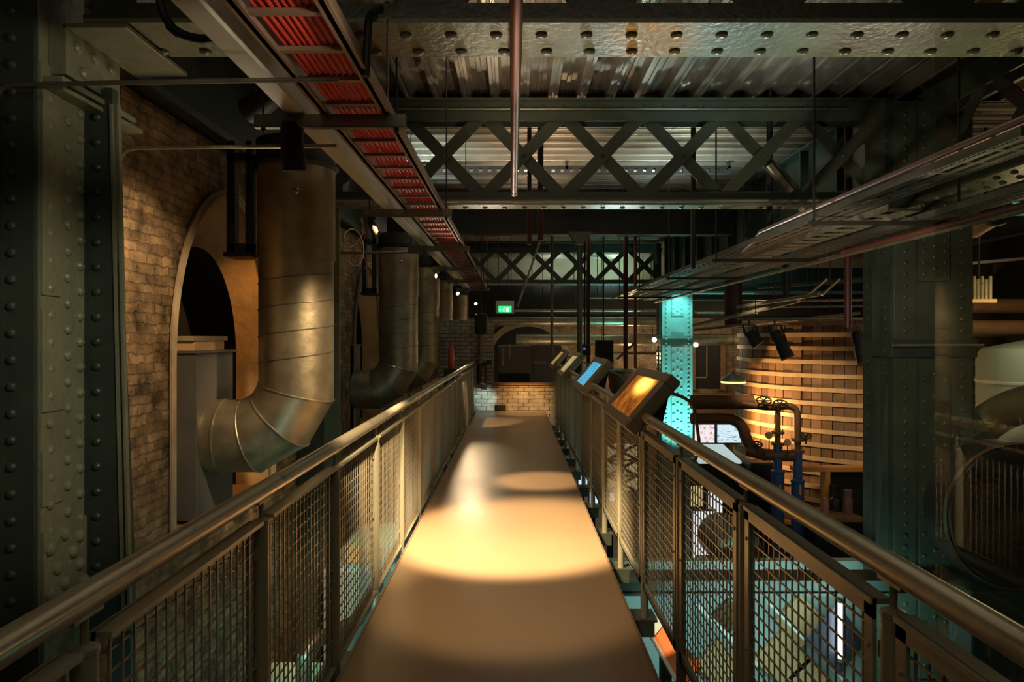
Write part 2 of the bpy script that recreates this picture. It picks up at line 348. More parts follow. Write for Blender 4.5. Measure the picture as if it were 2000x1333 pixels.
# back wall of the far hall
m = MB().box(-4, 18, 28, 28.3, GZ, 5.2); struct(m.build('wall_back', BRICKB))
m = MB().box(17.6, 18, -4, 30, GZ, 5.2); struct(m.build('wall_right', DARK))
m = MB().box(-5, 18, -4.3, -4, GZ, 5.2); struct(m.build('wall_front', DARK))
arc = [(-0.9,-1.2)]+[(0.55-1.45*math.cos(PI*i/20), 0.9+1.2*math.sin(PI*i/20)) for i in range(21)]+[(2.0,-1.2)]
struct(MB().prism(arc, 'y', 27.86, 27.99).build('arch_recess_shade', BLACK))  # black panel standing for the shade inside the arched recess
arc2 = [(0.55-1.7*math.cos(PI*i/20), 0.9+1.45*math.sin(PI*i/20)) for i in range(21)]+[(0.55+1.45*math.cos(PI*i/20), 0.9+1.2*math.sin(PI*i/20)) for i in range(21)]
struct(MB().prism(arc2, 'y', 27.82, 27.985).build('trim_3', CREAM))
struct(MB().box(7.4, 8.42, 27.9, 27.99, -0.4, 1.6).build('door_1', BLACK)); struct(MB().box(7.85,7.89,27.86,27.93,0.0,1.3).box(7.4,7.89,27.86,27.93,0.0,0.05).build('trim_4', CREAM))
struct(MB().box(7.25,7.4,27.8,27.99,-0.5,1.7).box(8.42,8.6,27.8,27.99,-0.5,1.7).box(7.25,8.6,27.8,27.99,1.6,1.75).build('trim_5', TIMB))

# brick end of the walkway: white glazed pier and low parapet
struct(MB().box(-1.75, -0.47, 15.62, 15.95, GZ, 2.05).box(-0.47, 1.0, 15.62, 15.95, GZ, 0.56).build('wall_end', BRICKW))
struct(MB().box(-0.5, 1.0, 15.58, 16.0, 0.56, 0.60).build('trim_6', TIMB))

# ================================================================== WALKWAY
FL, FR = -0.84, 0.686
wk = thing('walkway', 'long narrow footbridge with glossy brown deck between mesh railings', 'walkway', (0,0,0))
MB().box(FL, FR, -1.5, 15.35, -0.03, 0.0).build('deck', DECKM, wk)
MB().box(FL-0.012, FL, -1.5, 15.35, -0.12, 0.006).build('edge_strip', LADM, wk); MB().box(FR, FR+0.012, -1.5, 15.35, -0.12, 0.006).build('edge_strip', LADM, wk)
for x in (FL+0.12, FR-0.12): MB().box(x-0.06, x+0.06, -1.5, 15.4, -0.36, -0.03).build('stringer', GREEN, wk)
RY = [1.62+1.03*k for k in range(-2, 14)]; LY = [1.43+1.0*k for k in range(-2, 15)]
for y in RY: MB().box(0.60, 0.96, y-0.05, y+0.05, -0.40, -0.30).box(0.70,0.98,y-0.05,y+0.15,-0.30,-0.285).build('outrigger', GREEN, wk)
for y in LY: MB().box(-0.95, -0.75, y-0.05, y+0.05, -0.32, -0.22).build('outrigger', GREEN, wk)

def railing(label, X, ys, zlow, inward):
    t = thing('balustrade', label, 'railing', (X,0,0), 'mesh railings of the footbridge')
    MB().tube([(X, ys[0]-0.5, 1.10), (X, ys[-1]+0.05, 1.10)], 0.032, 20).build('handrail', RAILT, t, smooth=True)
    L = ys[1]-ys[0]; xp = X
    for i, y in enumerate(ys):
        p = MB().tube([(X,y,-0.40 if inward<0 else -0.32), (X,y,0.985)], 0.027, 16).tube([(X,y,0.97),(X,y,1.075)], 0.009, 8).lathe([(0.029,0),(0.029,0.012),(0.012,0.02)], (X,y,0.985), 14)
        p.box(X-0.012, X+0.012, y-0.05, y+0.05, 1.06, 1.072)
        p.build('post', RAILM, t, smooth=True)
    pf = pm = None
    for i in range(len(ys)-1):
        y0, y1 = ys[i]+0.055, ys[i+1]-0.045
        if pf is None:
            z0, z1 = zlow, 1.005; q = MB(); w = 0.042
            q.box(X-0.026, X+0.026, y0, y1, z1-0.014, z1).box(X-0.02, X-0.012, y0, y1, z1-0.05, z1).box(X-0.02,X+0.02,y0,y1,z0,z0+0.012).box(X-0.02,X-0.012,y0,y1,z0,z0+0.05)
            for ya in (y0, y1-w): q.box(X-0.02, X-0.01, ya, ya+w, z0, z1)
            for ya in (y0-0.05, y1):
                for zz in (z0+0.12, (z0+z1)/2, z1-0.12): q.box(X-0.008, X, ya, ya+0.05, zz-0.02, zz+0.02).rivet((X-0.02*1, (y0+w/2 if ya<y0 else y1-w/2), zz), (-1 if inward<0 else 1,0,0), 0.008)
            # fixing bolts show on both faces
            pf = q.build('infill_panel', RAILM, t); g = MB(); r = 0.0024
            n = int((y1-y0-0.06)/0.05)
            for k in range(n+1):
                yy = y0+0.035+k*0.05; g.box(X-r, X+r, yy-r, yy+r, z0+0.01, z1-0.01)
            n = int((z1-z0-0.06)/0.05)
            for k in range(n+1):
                zz = z0+0.045+k*0.05; g.box(X-0.006-r, X-0.006+r, y0+0.01, y1-0.01, zz-r, zz+r)
            pm = g.build('wire_mesh', WIRE, pf); base = ys[0]
        else:
            c = pf.copy(); COL.objects.link(c); c.parent = t; c.location = pf.location + Vector((0, ys[i]-ys[0], 0))
            d = pm.copy(); COL.objects.link(d); d.parent = c
    return t
railing('left railing, wire mesh panels on round posts, handrail lit golden, passing the big ducts', -0.90, LY, 0.0, 1)
railing('right railing, wire mesh panels on round posts, with the tilted display screens mounted on it', 0.90, RY, -0.07, -1)

# ================================================================== DISPLAY KIOSKS
def screenmat(name, kind):
    m = bpy.data.materials.new(name); m.use_nodes = True; nt = m.node_tree; L = nt.links.new; b = nt.nodes['Principled BSDF']; b.inputs['Base Color'].default_value = (0.02,0.02,0.02,1); b.inputs['Roughness'].default_value = 0.35; b.inputs['Specular IOR Level'].default_value = 0.12
    tc = nt.nodes.new('ShaderNodeTexCoord'); n = nt.nodes.new('ShaderNodeTexNoise'); n.inputs['Scale'].default_value = 9; n.inputs['Detail'].default_value = 8; n.inputs['Roughness'].default_value = 0.7
    L(tc.outputs['Object'], n.inputs['Vector']); r = nt.nodes.new('ShaderNodeValToRGB'); L(n.outputs[0], r.inputs[0]); e = r.color_ramp.elements
    cols = {'amber': ((0.06,0.013,0.001),(0.62,0.17,0.012)), 'blue': ((0.01,0.14,0.30),(0.18,0.75,1.0)), 'cream': ((0.22,0.15,0.04),(0.75,0.60,0.28)), 'ochre': ((0.18,0.09,0.02),(0.65,0.42,0.12))}[kind]
    e[0].position = 0.35; e[1].position = 0.68; e[0].color = (*cols[0],1); e[1].color = (*cols[1],1)
    if kind == 'blue':
        wv = nt.nodes.new('ShaderNodeTexWave'); wv.bands_direction = 'Y'; wv.inputs['Scale'].default_value = 2.2; wv.inputs['Distortion'].default_value = 6; L(tc.outputs['Object'], wv.inputs['Vector']); L(wv.outputs[0], r.inputs[0])
    if kind == 'amber':     # hot spot of the lamp behind the display, painted into the picture
        sc_ = nt.nodes.new('ShaderNodeVectorMath'); sc_.operation = 'MULTIPLY'; sc_.inputs[1].default_value = (1, 0.38, 1); L(tc.outputs['Object'], sc_.inputs[0]); vd = nt.nodes.new('ShaderNodeVectorMath'); vd.operation = 'DISTANCE'; vd.inputs[1].default_value = (0.085, -0.02, 0.20); L(sc_.outputs[0], vd.inputs[0])
        mr_ = nt.nodes.new('ShaderNodeMapRange'); mr_.interpolation_type = 'SMOOTHSTEP'; mr_.inputs[1].default_value = 0.01; mr_.inputs[2].default_value = 0.19; mr_.inputs[3].default_value = 1; mr_.inputs[4].default_value = 0; L(vd.outputs['Value'], mr_.inputs[0])
        pw = nt.nodes.new('ShaderNodeMath'); pw.operation = 'POWER'; pw.inputs[1].default_value = 2.6; L(mr_.outputs[0], pw.inputs[0]); mm = nt.nodes.new('ShaderNodeMix'); mm.data_type = 'RGBA'; mm.inputs[7].default_value = (7.0, 3.0, 0.35, 1); L(pw.outputs[0], mm.inputs[0]); L(r.outputs[0], mm.inputs[6]); L(mm.outputs[2], b.inputs['Emission Color'])
    else: L(r.outputs[0], b.inputs['Emission Color'])
    b.inputs['Emission Strength'].default_value = 0.5
    MATS[name] = m; return m
def kiosk(y0, kind, label):
    y1 = y0+1.2; X0, Z0, X1, Z1 = 0.755, 1.035, 1.075, 1.40
    t = thing('display_kiosk', label, 'display', (0.9, (y0+y1)/2, 1.1), 'tilted display kiosks along the right railing')
    d = Vector((X1-X0, 0, Z1-Z0)).normalized(); nrm = Vector((-d.z, 0, d.x))
    def slab(m, a0, a1, b0, b1, h0, h1):
        O = Vector((X0,0,Z0)); vs = []
        for h in (h0,h1):
            for (a,b) in ((a0,b0),(a1,b0),(a1,b1),(a0,b1)): q = O+d*a+nrm*h; vs.append((q.x, b, q.z))
        m.add(vs, [(3,2,1,0),(4,5,6,7),(0,1,5,4),(1,2,6,5),(2,3,7,6),(3,0,4,7)])
    LN = 0.485; q = MB()
    slab(q, 0, 0.075, y0, y1, -0.09, 0.0); slab(q, LN-0.075, LN, y0, y1, -0.09, 0.0); slab(q, 0.075, LN-0.075, y0, y0+0.15, -0.09, 0.0); slab(q, 0.075, LN-0.075, y1-0.15, y1, -0.09, 0.0); slab(q, 0.01, LN-0.01, y0+0.01, y1-0.01, -0.10, -0.06)
    q.build('frame', KIOSK, t, bevel=0.008)
    s = MB(); slab(s, 0.078, LN-0.078, y0+0.153, y1-0.153, -0.055, -0.012); s.build('screen', screenmat('screen_'+kind, kind), t)
    h = MB().prism([(0.945,1.02),(1.06,1.02),(1.12,1.29),(1.08,1.32),(0.955,1.16)], 'y', y0+0.2, y1-0.2); h.build('housing', DARK, t, bevel=0.01)
    b = MB(); 
    for yy in (y0+0.3, y1-0.3): b.box(0.87, 0.93, yy-0.03, yy+0.03, 1.0, 1.07)
    b.build('clamp', KIOSK, t)
    MB().tube(fillet([(1.10,y0+0.35,1.26),(1.32,y0+0.35,1.18),(1.36,y0+0.30,0.8),(1.2,y0+0.3,0.62),(1.0,y0+0.3,0.6)], 0.1), 0.012, 8).build('cable', GALVD, t, smooth=True)
    return t
kiosk(4.67, 'amber', 'nearest tilted display kiosk on right railing, glowing orange picture')
kiosk(7.80, 'blue', 'second tilted display kiosk from the camera, bright blue screen')
kiosk(10.9, 'cream', 'third tilted display kiosk from the camera, pale yellow screen')
kiosk(14.0, 'ochre', 'farthest tilted display kiosk at the end of right railing, ochre screen edge')
# ================================================================== RIVETED COLUMNS
def rivcol(m, p0, p1, nrm, r=0.026, pitch=0.142):
    p0 = Vector(p0); p1 = Vector(p1); L = (p1-p0).length
    for s in span(0, L, pitch): m.rivet(p0+(p1-p0).normalized()*s, nrm, r)
# near left column
t = thing('riveted_column', 'near left riveted steel column, pale green lit side, beside the brick arch', 'column', (-2.9,3.8,GZ), 'riveted steel columns')
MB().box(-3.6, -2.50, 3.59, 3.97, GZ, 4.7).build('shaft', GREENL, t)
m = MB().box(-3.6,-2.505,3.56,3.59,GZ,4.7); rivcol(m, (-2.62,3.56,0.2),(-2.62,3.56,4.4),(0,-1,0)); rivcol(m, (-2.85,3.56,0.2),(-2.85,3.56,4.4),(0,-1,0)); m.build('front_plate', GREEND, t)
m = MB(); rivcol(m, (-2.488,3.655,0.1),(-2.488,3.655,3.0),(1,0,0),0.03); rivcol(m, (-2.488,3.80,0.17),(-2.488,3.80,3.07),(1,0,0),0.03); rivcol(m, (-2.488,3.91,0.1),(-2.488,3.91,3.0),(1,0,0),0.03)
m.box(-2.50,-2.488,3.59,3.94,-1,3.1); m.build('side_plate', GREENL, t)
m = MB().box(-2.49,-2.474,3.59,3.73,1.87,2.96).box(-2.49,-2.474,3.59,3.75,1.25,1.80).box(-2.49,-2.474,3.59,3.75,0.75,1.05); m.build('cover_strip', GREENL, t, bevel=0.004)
m = MB().box(-2.49,-2.47,3.59,3.95,-0.8,0.62)
for (y,z) in ((3.63,0.52),(3.75,0.57),(3.88,0.52),(3.69,0.40),(3.82,0.45),(3.63,0.28),(3.75,0.30),(3.88,0.36),(3.92,0.25)): m.rivet((-2.47,y,z),(1,0,0),0.038)
m.build('base_plate', GREENL, t, bevel=0.004)
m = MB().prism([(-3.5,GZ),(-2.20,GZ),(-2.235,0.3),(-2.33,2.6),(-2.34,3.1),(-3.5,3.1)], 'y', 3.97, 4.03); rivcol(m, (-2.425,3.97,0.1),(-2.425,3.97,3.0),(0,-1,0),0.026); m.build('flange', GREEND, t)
m = MB(); 
for o in (0.0, 0.035): m.add([(-2.30+o+0.0,3.955,3.0),(-2.285+o,3.955,3.0),(-2.285+o+0.07,3.955,0.0),(-2.30+o+0.07,3.955,0.0),(-2.30+o,3.985,3.0),(-2.285+o,3.985,3.0),(-2.285+o+0.07,3.985,0.0),(-2.30+o+0.07,3.985,0.0)], [(3,2,1,0),(4,5,6,7),(0,1,5,4),(1,2,6,5),(2,3,7,6),(3,0,4,7)])
for i in range(len(m.v)): m.v[i].x -= 0.045
m.build('edge_angle', GREENL, t)
m = MB().box(-2.50,-2.40,3.66,4.16,3.06,3.33)
for (y,z) in ((3.75,3.24),(3.90,3.24),(4.06,3.24),(3.80,3.12),(3.98,3.12)): m.rivet((-2.40,y,z),(1,0,0),0.035)
m.box(-2.50,-2.38,3.60,4.30,3.00,3.03).box(-2.50,-2.39,3.62,4.4,2.96,2.985); m.build('bracket', GREENL, t, bevel=0.004)
MB().box(-2.42,-2.08,3.66,4.35,3.31,3.335).build('seat_plate', GREENL, t, bevel=0.004)
# second left column, behind the first big duct
t = thing('riveted_column', 'green riveted column against brick wall, half hidden behind the largest duct', 'column', (-2.6,8.9,GZ), 'riveted steel columns')
m = MB().box(-2.74,-2.5,8.65,9.15,GZ,3.4); rivcol(m, (-2.58,8.65,-0.6),(-2.58,8.65,3.2),(0,-1,0),0.035); m.build('shaft', GREEN, t)
MB().box(-2.5,-2.3,8.98,9.04,GZ,3.4).build('flange', GREENL, t)
# right columns
def big_column(label, y0, paint, dark, z1, capital):
    x0, x1 = 4.74, 5.72; y1 = y0+0.7
    t = thing('riveted_column', label, 'column', ((x0+x1)/2, y0+0.35, GZ), 'riveted steel columns')
    MB().box(x0, x1, y0, y1, GZ, z1).build('shaft', paint, t)
    for k, xa in enumerate((x0, x1-0.27)):
        m = MB().box(xa, xa+0.27, y0-0.03, y0, GZ, z1); rivcol(m, (xa+0.135, y0-0.03, -2.6), (xa+0.135, y0-0.03, z1-0.1), (0,-1,0), 0.03 if not capital else 0.042); m.build('front_angle', paint, t, bevel=0.004)
    for ya in (y0, y1-0.26):
        m = MB().box(x0-0.03, x0, ya, ya+0.24, GZ, z1); rivcol(m, (x0-0.03, ya+0.12, -2.4), (x0-0.03, ya+0.12, z1-0.1), (-1,0,0), 0.03); m.build('side_angle', dark, t)
    for (za, zb) in ((-2.6,1.35),(2.35,z1)):
        m = MB().box(x0+0.30, x1-0.30, y0-0.05, y0, za, zb)
        for dx, ph in ((-0.13,0),(0,0.07),(0.13,0)): rivcol(m, ((x0+x1)/2+dx, y0-0.05, za+ph+0.02), ((x0+x1)/2+dx, y0-0.05, zb+ph-0.09), (0,-1,0), 0.028 if not capital else 0.042, 0.28 if za<0 else 0.142)
        m.build('cover_plate', paint, t, bevel=0.004)
    if not capital: MB().prism([(x0-0.02,GZ),(x0-0.25,GZ),(x0-0.15,-0.8),(x0-0.02,1.2)], 'y', y0+0.05, y0+0.11).prism([(x1,GZ),(x1+0.5,GZ),(x1+0.35,0.35),(x1+0.05,0.8),(x1,1.2)], 'y', y0+0.05, y0+0.11).build('gusset', paint, t)
    MB().box(x0-0.04, x1+0.04, y0-0.055, y1, 1.40, 1.62).build('strap', dark, t, bevel=0.004)
    if capital: MB().box(x0-0.12, x1+0.12, y0-0.12, y1+0.1, z1-0.06, z1).build('capital', paint, t, bevel=0.01)
    return t
rc = big_column('dark green riveted column at right, between the vat and the glass pane', 8.54, GREEN, GREEND, 4.6, False)
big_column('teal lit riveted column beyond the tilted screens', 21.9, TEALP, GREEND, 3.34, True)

# ================================================================== GIRDERS
def lattice(name, label, p0, p1, group, bay=0.98, w=0.5, rows=(0.14,0.36), paint=GREEN, under=GREENL, zb=GB, zt=GT):
    """lattice girder from p0 to p1 (x,y), near lower flange edge on that line, width w to the far side"""
    a = Vector((p0[0],p0[1],0)); b = Vector((p1[0],p1[1],0)); d = (b-a).normalized(); s = Vector((-d.y,d.x,0)); L = (b-a).length
    t = thing(name, label, 'girder', (p0[0],p0[1],zb), group)
    def bx(m, l0,l1,s0,s1,z0,z1):
        vs = []
        for z in (z0,z1):
            for (l,q) in ((l0,s0),(l1,s0),(l1,s1),(l0,s1)): p = a+d*l+s*q; vs.append((p.x,p.y,z))
        m.add(vs, [(3,2,1,0),(4,5,6,7),(0,1,5,4),(1,2,6,5),(2,3,7,6),(3,0,4,7)])
    m = MB(); bx(m,0,L,0,w,zb,zb+0.025)
    for k,l in enumerate(span(0.1,L-0.1,0.255)):
        for j,q in enumerate(rows):
            p = a+d*(l+(0.02 if j else -0.02))+s*q; m.rivet((p.x,p.y,zb),(0,0,-1),0.036)
    m.build('lower_flange', under, t)
    m = MB(); bx(m,0,L,w*0.5-0.14,w*0.5-0.11,zb+0.025,zb+0.15); bx(m,0,L,w*0.5+0.11,w*0.5+0.14,zb+0.025,zb+0.15); bx(m,0,L,0.0,w*0.5-0.11,zb+0.025,zb+0.045); m.build('lower_chord', paint, t)
    m = MB(); bx(m,0,L,w*0.5-0.14,w*0.5-0.11,zt-0.26,zt-0.02); bx(m,0,L,w*0.5+0.11,w*0.5+0.14,zt-0.26,zt-0.02); bx(m,0,L,0.02,w-0.02,zt-0.02,zt)
    for l in span(0.1,L-0.1,0.255): p = a+d*l+s*(w*0.5-0.14); m.rivet((p.x,p.y,zt-0.08),tuple(-s),0.022)
    m.build('upper_chord', paint, t)
    n = round(L/bay); bw = L/n; z0, z1 = zb+0.09, zt-0.16
    for i in range(n):
        for k in (0,1):
            q = w*0.5-0.10+k*0.05
            A = a+d*(i*bw)+s*q; B = a+d*((i+1)*bw)+s*q
            A.z, B.z = (z0,z1) if k==0 else (z1,z0)
            m = MB().beam(A, B, 0.022, 0.155, up=(0,0,1)) if False else MB()
            dd = (B-A).normalized(); pp = dd.cross(s).normalized()*0.0775; th = s*0.011
            m.add([A-pp-th,B-pp-th,B+pp-th,A+pp-th,A-pp+th,B-pp+th,B+pp+th,A+pp+th], [(3,2,1,0),(4,5,6,7),(0,1,5,4),(1,2,6,5),(2,3,7,6),(3,0,4,7)])
            if k==0: mid = (A+B)/2-th; m.rivet(mid, tuple(-s), 0.03)
            m.build('lattice_bar', paint, t)
    for l in (0, L-0.25):
        m = MB(); bx(m, l, l+0.25, w*0.5-0.15, w*0.5+0.15, zb+0.03, zt-0.02); m.build('end_post', paint, t)
    return t
lattice('lattice_girder', 'nearest overhead girder, wide riveted underside across the top of view', (-2.33,3.69), (9.0,3.69), 'overhead lattice girders', w=0.45)
lattice('lattice_girder', 'second overhead lattice girder with large crossed bars below corrugated decking', (-2.42,8.55), (4.70,8.55), 'overhead lattice girders', bay=0.98)
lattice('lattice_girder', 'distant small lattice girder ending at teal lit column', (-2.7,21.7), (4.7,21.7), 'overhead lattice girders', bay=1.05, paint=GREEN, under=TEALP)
lattice('lattice_girder', 'lattice girder at upper right, running above the glass pane', (5.0,8.5), (5.0,4.2), 'overhead lattice girders', bay=1.05, paint=GREEN)
def plate_girder(label, x0,x1,y0,y1,zb,zt,paint):
    t = thing('plate_girder', label, 'girder', ((x0+x1)/2,(y0+y1)/2,zb), 'plain plate girders'); ax = (x1-x0)>(y1-y0)
    m = MB(); 
    if ax: m.box(x0,x1,(y0+y1)/2-0.02,(y0+y1)/2+0.02,zb,zt)
    else: m.box((x0+x1)/2-0.02,(x0+x1)/2+0.02,y0,y1,zb,zt)
    m.build('web', paint, t); MB().box(x0,x1,y0,y1,zb-0.03,zb).build('lower_flange', paint, t); MB().box(x0,x1,y0,y1,zt,zt+0.03).build('upper_flange', paint, t)
    if not ax:
        for y in span(y0,y1,1.3): MB().box(x0+0.02,(x0+x1)/2-0.02,y-0.02,y+0.02,zb,zt).build('stiffener', paint, t)
    return t
plate_girder('plain deep girder across the ceiling between the two lattice girders', -2.7,4.65,14.35,14.65,3.85,4.70,DARK)
plate_girder('long dark girder running from right column to teal lit column', 4.66,5.0,9.3,21.85,3.38,4.70,GREEND)
plate_girder('dark cross girder beyond the teal lit column, above the vat', 5.2,15,22.3,22.6,2.9,3.9,GREEND)
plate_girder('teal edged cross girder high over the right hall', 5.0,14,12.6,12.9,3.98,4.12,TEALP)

# ================================================================== DUCTS
def duct(yc, label, r=0.33, X=-1.99, zc=1.30, R=0.55, seams=True):
    t = thing('ventilation_duct', label, 'duct', (X,yc,zc-R), 'vertical ventilation ducts along the left wall')
    # straight spiral length
    m = MB(); z0, z1 = zc, 2.42; m.tube([(X,yc,z0),(X,yc,z1)], r, 48, caps=False)
    m.build('spiral_pipe', GALV, t, smooth=True)
    m = MB(); turns = 4.3; n = int(turns*40)
    pts = [(X+(r+0.001)*math.cos(2*PI*k/40+2), yc+(r+0.001)*math.sin(2*PI*k/40+2), z0+0.06+(z1-z0-0.1)*k/n) for k in range(n+1)]
    m.tube(pts, 0.006, 6); m.build('spiral_seam', GALVD, t, smooth=True)
    m = MB().tube([(X,yc,2.36),(X,yc,3.20)], r+0.012, 48, caps=False); m.tube([(X,yc,2.355),(X,yc,2.385)], r+0.02, 48); m.rivet((X+0.1,yc-r,2.92),(0.3,-1,0),0.03); m.build('sleeve', GALV, t, smooth=True)
    m = MB().lathe([(r+0.012,3.17),(r+0.045,3.19),(r+0.045,3.21),(r+0.0,3.215)], (X,yc,0), 48).lathe([(r+0.02,3.22),(r+0.02,3.42)], (X,yc,0), 48); m.build('collar', DARK, t, smooth=True)
    # gored elbow turning to the wall: three mitred seams
    m = MB(); sm = MB(); C = Vector((X-R,yc,zc)); rings = []; N = 48; A = (0,15,45,75,90)
    for a_ in A:
        a = math.radians(a_); st = 1/math.cos(math.radians(15)) if 0<a_<90 else 1.0; e = Vector((math.cos(a),0,-math.sin(a))); c = C+e*(R*st)
        rings.append([c+e*(r*st*math.cos(2*PI*k/N))+Vector((0,1,0))*(r*math.sin(2*PI*k/N)) for k in range(N)])
    for i in range(len(A)-1):
        m.add(rings[i]+rings[i+1], [(k,(k+1)%N,(k+1)%N+N,k+N) for k in range(N)])
    for i in (1,2,3): sm.tube(rings[i]+[rings[i][0]], 0.009, 6, caps=False)
    m.build('elbow', GALV, t, smooth=True, auto=12); sm.build('elbow_seam', GALV, t, smooth=True)
    m = MB().tube([(X-R,yc,zc-R),(WX+0.002,yc,zc-R)], r, 48, caps=True); m.tube([(X-R-0.09,yc,zc-R),(X-R-0.10,yc,zc-R)], r+0.01, 48); m.build('outlet', GALV, t, smooth=True)
    return t
D1 = duct(6.25, 'largest galvanised duct, spiral pipe with elbow into the first brick arch')
D2 = dup(D1, (-1.99,11.78,0.75), 'second galvanised duct from the camera, elbow into the second arch')
D3 = dup(D1, (-1.99,15.1,0.75), 'third galvanised duct, partly hidden behind the second one')
D4 = dup(D1, (-1.99,18.4,0.75), 'fourth galvanised duct, a narrow strip beside the third')
D5 = dup(D1, (-1.99,24.6,0.75), 'farthest galvanised duct near the white brick pier')
t = thing('ventilation_box', 'grey steel box in the first arch, duct elbow runs into it', 'ventilation box', (-2.84,6.3,0.05))
MB().box(-2.93,-2.75,5.92,6.68,0.05,1.51).build('casing', BOXM, t, bevel=0.006)
m = MB().box(-2.95,-2.72,5.90,6.72,1.51,1.53).build('lid', BOXM, t)
t2 = thing('ventilation_box', 'pale wooden crate lid resting on grey box in the first arch', 'crate', (-2.86,6.2,1.53))
MB().box(-2.95,-2.78,5.93,6.55,1.53,1.66).build('board', BEIGE, t2, bevel=0.005); MB().box(-2.96,-2.77,5.9,6.6,1.62,1.66).build('batten', STONE, t2)
t2.name = 'timber_crate'
dp = dup(t, (-2.84,11.85,0.05), 'grey steel box in the second arch, behind the second duct')
# hanging steel frame beside the first duct
def hang_frame(yc, label):
    t = thing('hanging_frame', label, 'steel frame', (-2.55,yc,2.35), 'dark frames beside the ducts')
    m = MB(); 
    m.box(-2.60,-2.525,yc-0.13,yc-0.03,2.42,3.43).box(-2.43,-2.37,yc-0.13,yc-0.03,2.42,3.43).box(-2.60,-2.37,yc-0.13,yc-0.03,2.42,2.50).box(-2.60,-2.37,yc-0.13,yc-0.03,3.25,3.32)
    m.build('upright', DARK, t, bevel=0.004); MB().box(-2.62,-2.36,yc-0.15,yc+0.15,2.38,2.42).build('shelf', DARK, t)
hang_frame(6.3, 'dark steel frame hanging beside the largest duct, above the arch'); hang_frame(11.8, 'dark steel frame hanging beside the second duct')

# ================================================================== OVERHEAD LEFT: cable ladder, trunking, trapezes
lz = 3.05
t = thing('cable_ladder', 'long brown cable ladder under the ceiling carrying red cables', 'cable ladder', (-1.0,8,lz))
for x in (-1.185,-0.805): MB().box(x-0.012,x+0.012,0.3,20,lz,lz+0.10).box(x-0.03,x+0.03,0.3,20,lz,lz+0.008).build('side_rail', LADM, t)
y = 0.65
while y < 19.9:
    MB().box(-1.18,-0.81,y-0.018,y+0.018,lz+0.012,lz+0.035).build('rung', LADM, t); y += 0.39
for k in range(9):
    x = -1.13+k*0.0335; pts = [(x+0.004*math.sin(j*1.7+k), 0.3+j*0.8, lz+0.052+0.003*math.sin(j*2.3+k*2)) for j in range(25)]
    tag(MB().tube(pts, 0.0145, 8).build('red_cable', REDC, None, smooth=True), 'red sheathed cable lying in a row of nine on the overhead ladder', 'cable', 'red cables on the overhead ladder')
t = thing('cable_trunking', 'long pale square trunking under the ceiling, beside the cable ladder', 'trunking', (-1.37,8,3.07))
MB().box(-1.43,-1.31,0.3,20,3.05,3.23).build('duct_body', TRUNK, t, bevel=0.004); MB().box(-1.44,-1.30,0.3,20,3.23,3.245).build('cover', TRUNK, t)
lab = ['nearest black trapeze channel crossing under trunking and red cables', 'second trapeze channel under the cable ladder, beside the copper pipe end', 'third trapeze channel under the cable ladder', 'fourth trapeze channel under the cable ladder', 'fifth trapeze channel far along the cable ladder', 'farthest trapeze channel near the walkway end']
proto = None
for i, y in enumerate((4.30,7.46,10.45,13.5,16.5,19.3)):
    if proto is None:
        t = thing('trapeze_bracket', lab[0], 'bracket', (-1.23,y,2.96), 'trapeze brackets carrying the cable ladder')
        MB().box(-1.63,-0.68,y-0.025,y+0.025,2.965,2.973).box(-1.63,-0.68,y-0.025,y-0.020,2.965,3.05).box(-1.63,-0.68,y+0.020,y+0.025,2.965,3.05).build('channel', GALVD, t)
        for x in (-1.58,-0.74): MB().tube([(x,y,2.93),(x,y,4.87)], 0.007, 8).lathe([(0.016,2.945),(0.016,2.965)], (x,y,0), 6).build('threaded_rod', DARK, t)
        proto = t
    else: dup(proto, (-1.23,y,2.96), lab[i])
def track_spot(p, target, label, group='small spotlights on the trapeze brackets', s=0.8, stem=0.10, lit=True):
    p = Vector(p); t = thing('spotlight', label, 'spotlight', tuple(p), group); d = (Vector(target)-p).normalized()
    c = p+Vector((0,0,-stem)); r = 0.055*s
    MB().box(p.x-0.04*s,p.x+0.04*s,p.y-0.02*s,p.y+0.02*s,p.z-0.02,p.z).tube([p,c+Vector((0,0,r))], 0.012*s, 8).build('stem', BLACK, t)
    e = c - d*0.11*s; f = c + d*0.13*s
    m = MB().tube([e, e+d*0.03*s, c, f], r, 20, rad=[r*0.6,r*0.85,r,r*1.08]); m.build('can', BLACK, t, smooth=True)
    side = d.cross(Vector((0,0,1))).normalized()
    MB().beam(c+side*r*1.15, c+side*r*1.15+Vector((0,0,r*1.3)), 0.01*s, 0.03*s).beam(c-side*r*1.15, c-side*r*1.15+Vector((0,0,r*1.3)), 0.01*s, 0.03*s).beam(c+side*r*1.15+Vector((0,0,r*1.3)), c-side*r*1.15+Vector((0,0,r*1.3)), 0.03*s, 0.01*s).build('yoke', DARK, t)
    MB().tube([f+d*0.001, f+d*0.004], r*0.92, 20).build('lens', glow('lamp_lens',(1.0,0.62,0.25),9.0) if lit else DARK, t)
    return t
track_spot((-1.40,4.30,2.965), (-1.34,4.45,2.0), 'black spotlight under the nearest trapeze channel, pointing down', lit=False, s=1.25)
track_spot((-1.58,4.40,3.30), (-2.3,4.8,3.0), 'black lamp housing above left end of nearest trapeze channel', lit=False, s=1.5)
track_spot((-1.55,7.5,2.965), (-0.2,7.7,0.2), 'spotlight under the second trapeze channel beside loose wires', lit=False)
track_spot((-1.45,13.5,2.967), (-2.4,12.8,2.9), 'lit spotlight at left end of the fourth trapeze channel')
track_spot((-1.40,16.5,2.967), (-0.6,15.0,2.3), 'lit spotlight under the fifth trapeze channel', stem=0.22)
track_spot((-1.10,19.3,2.967), (-0.4,16.5,2.5), 'farthest lit spotlight above the white brick pier', stem=0.35)
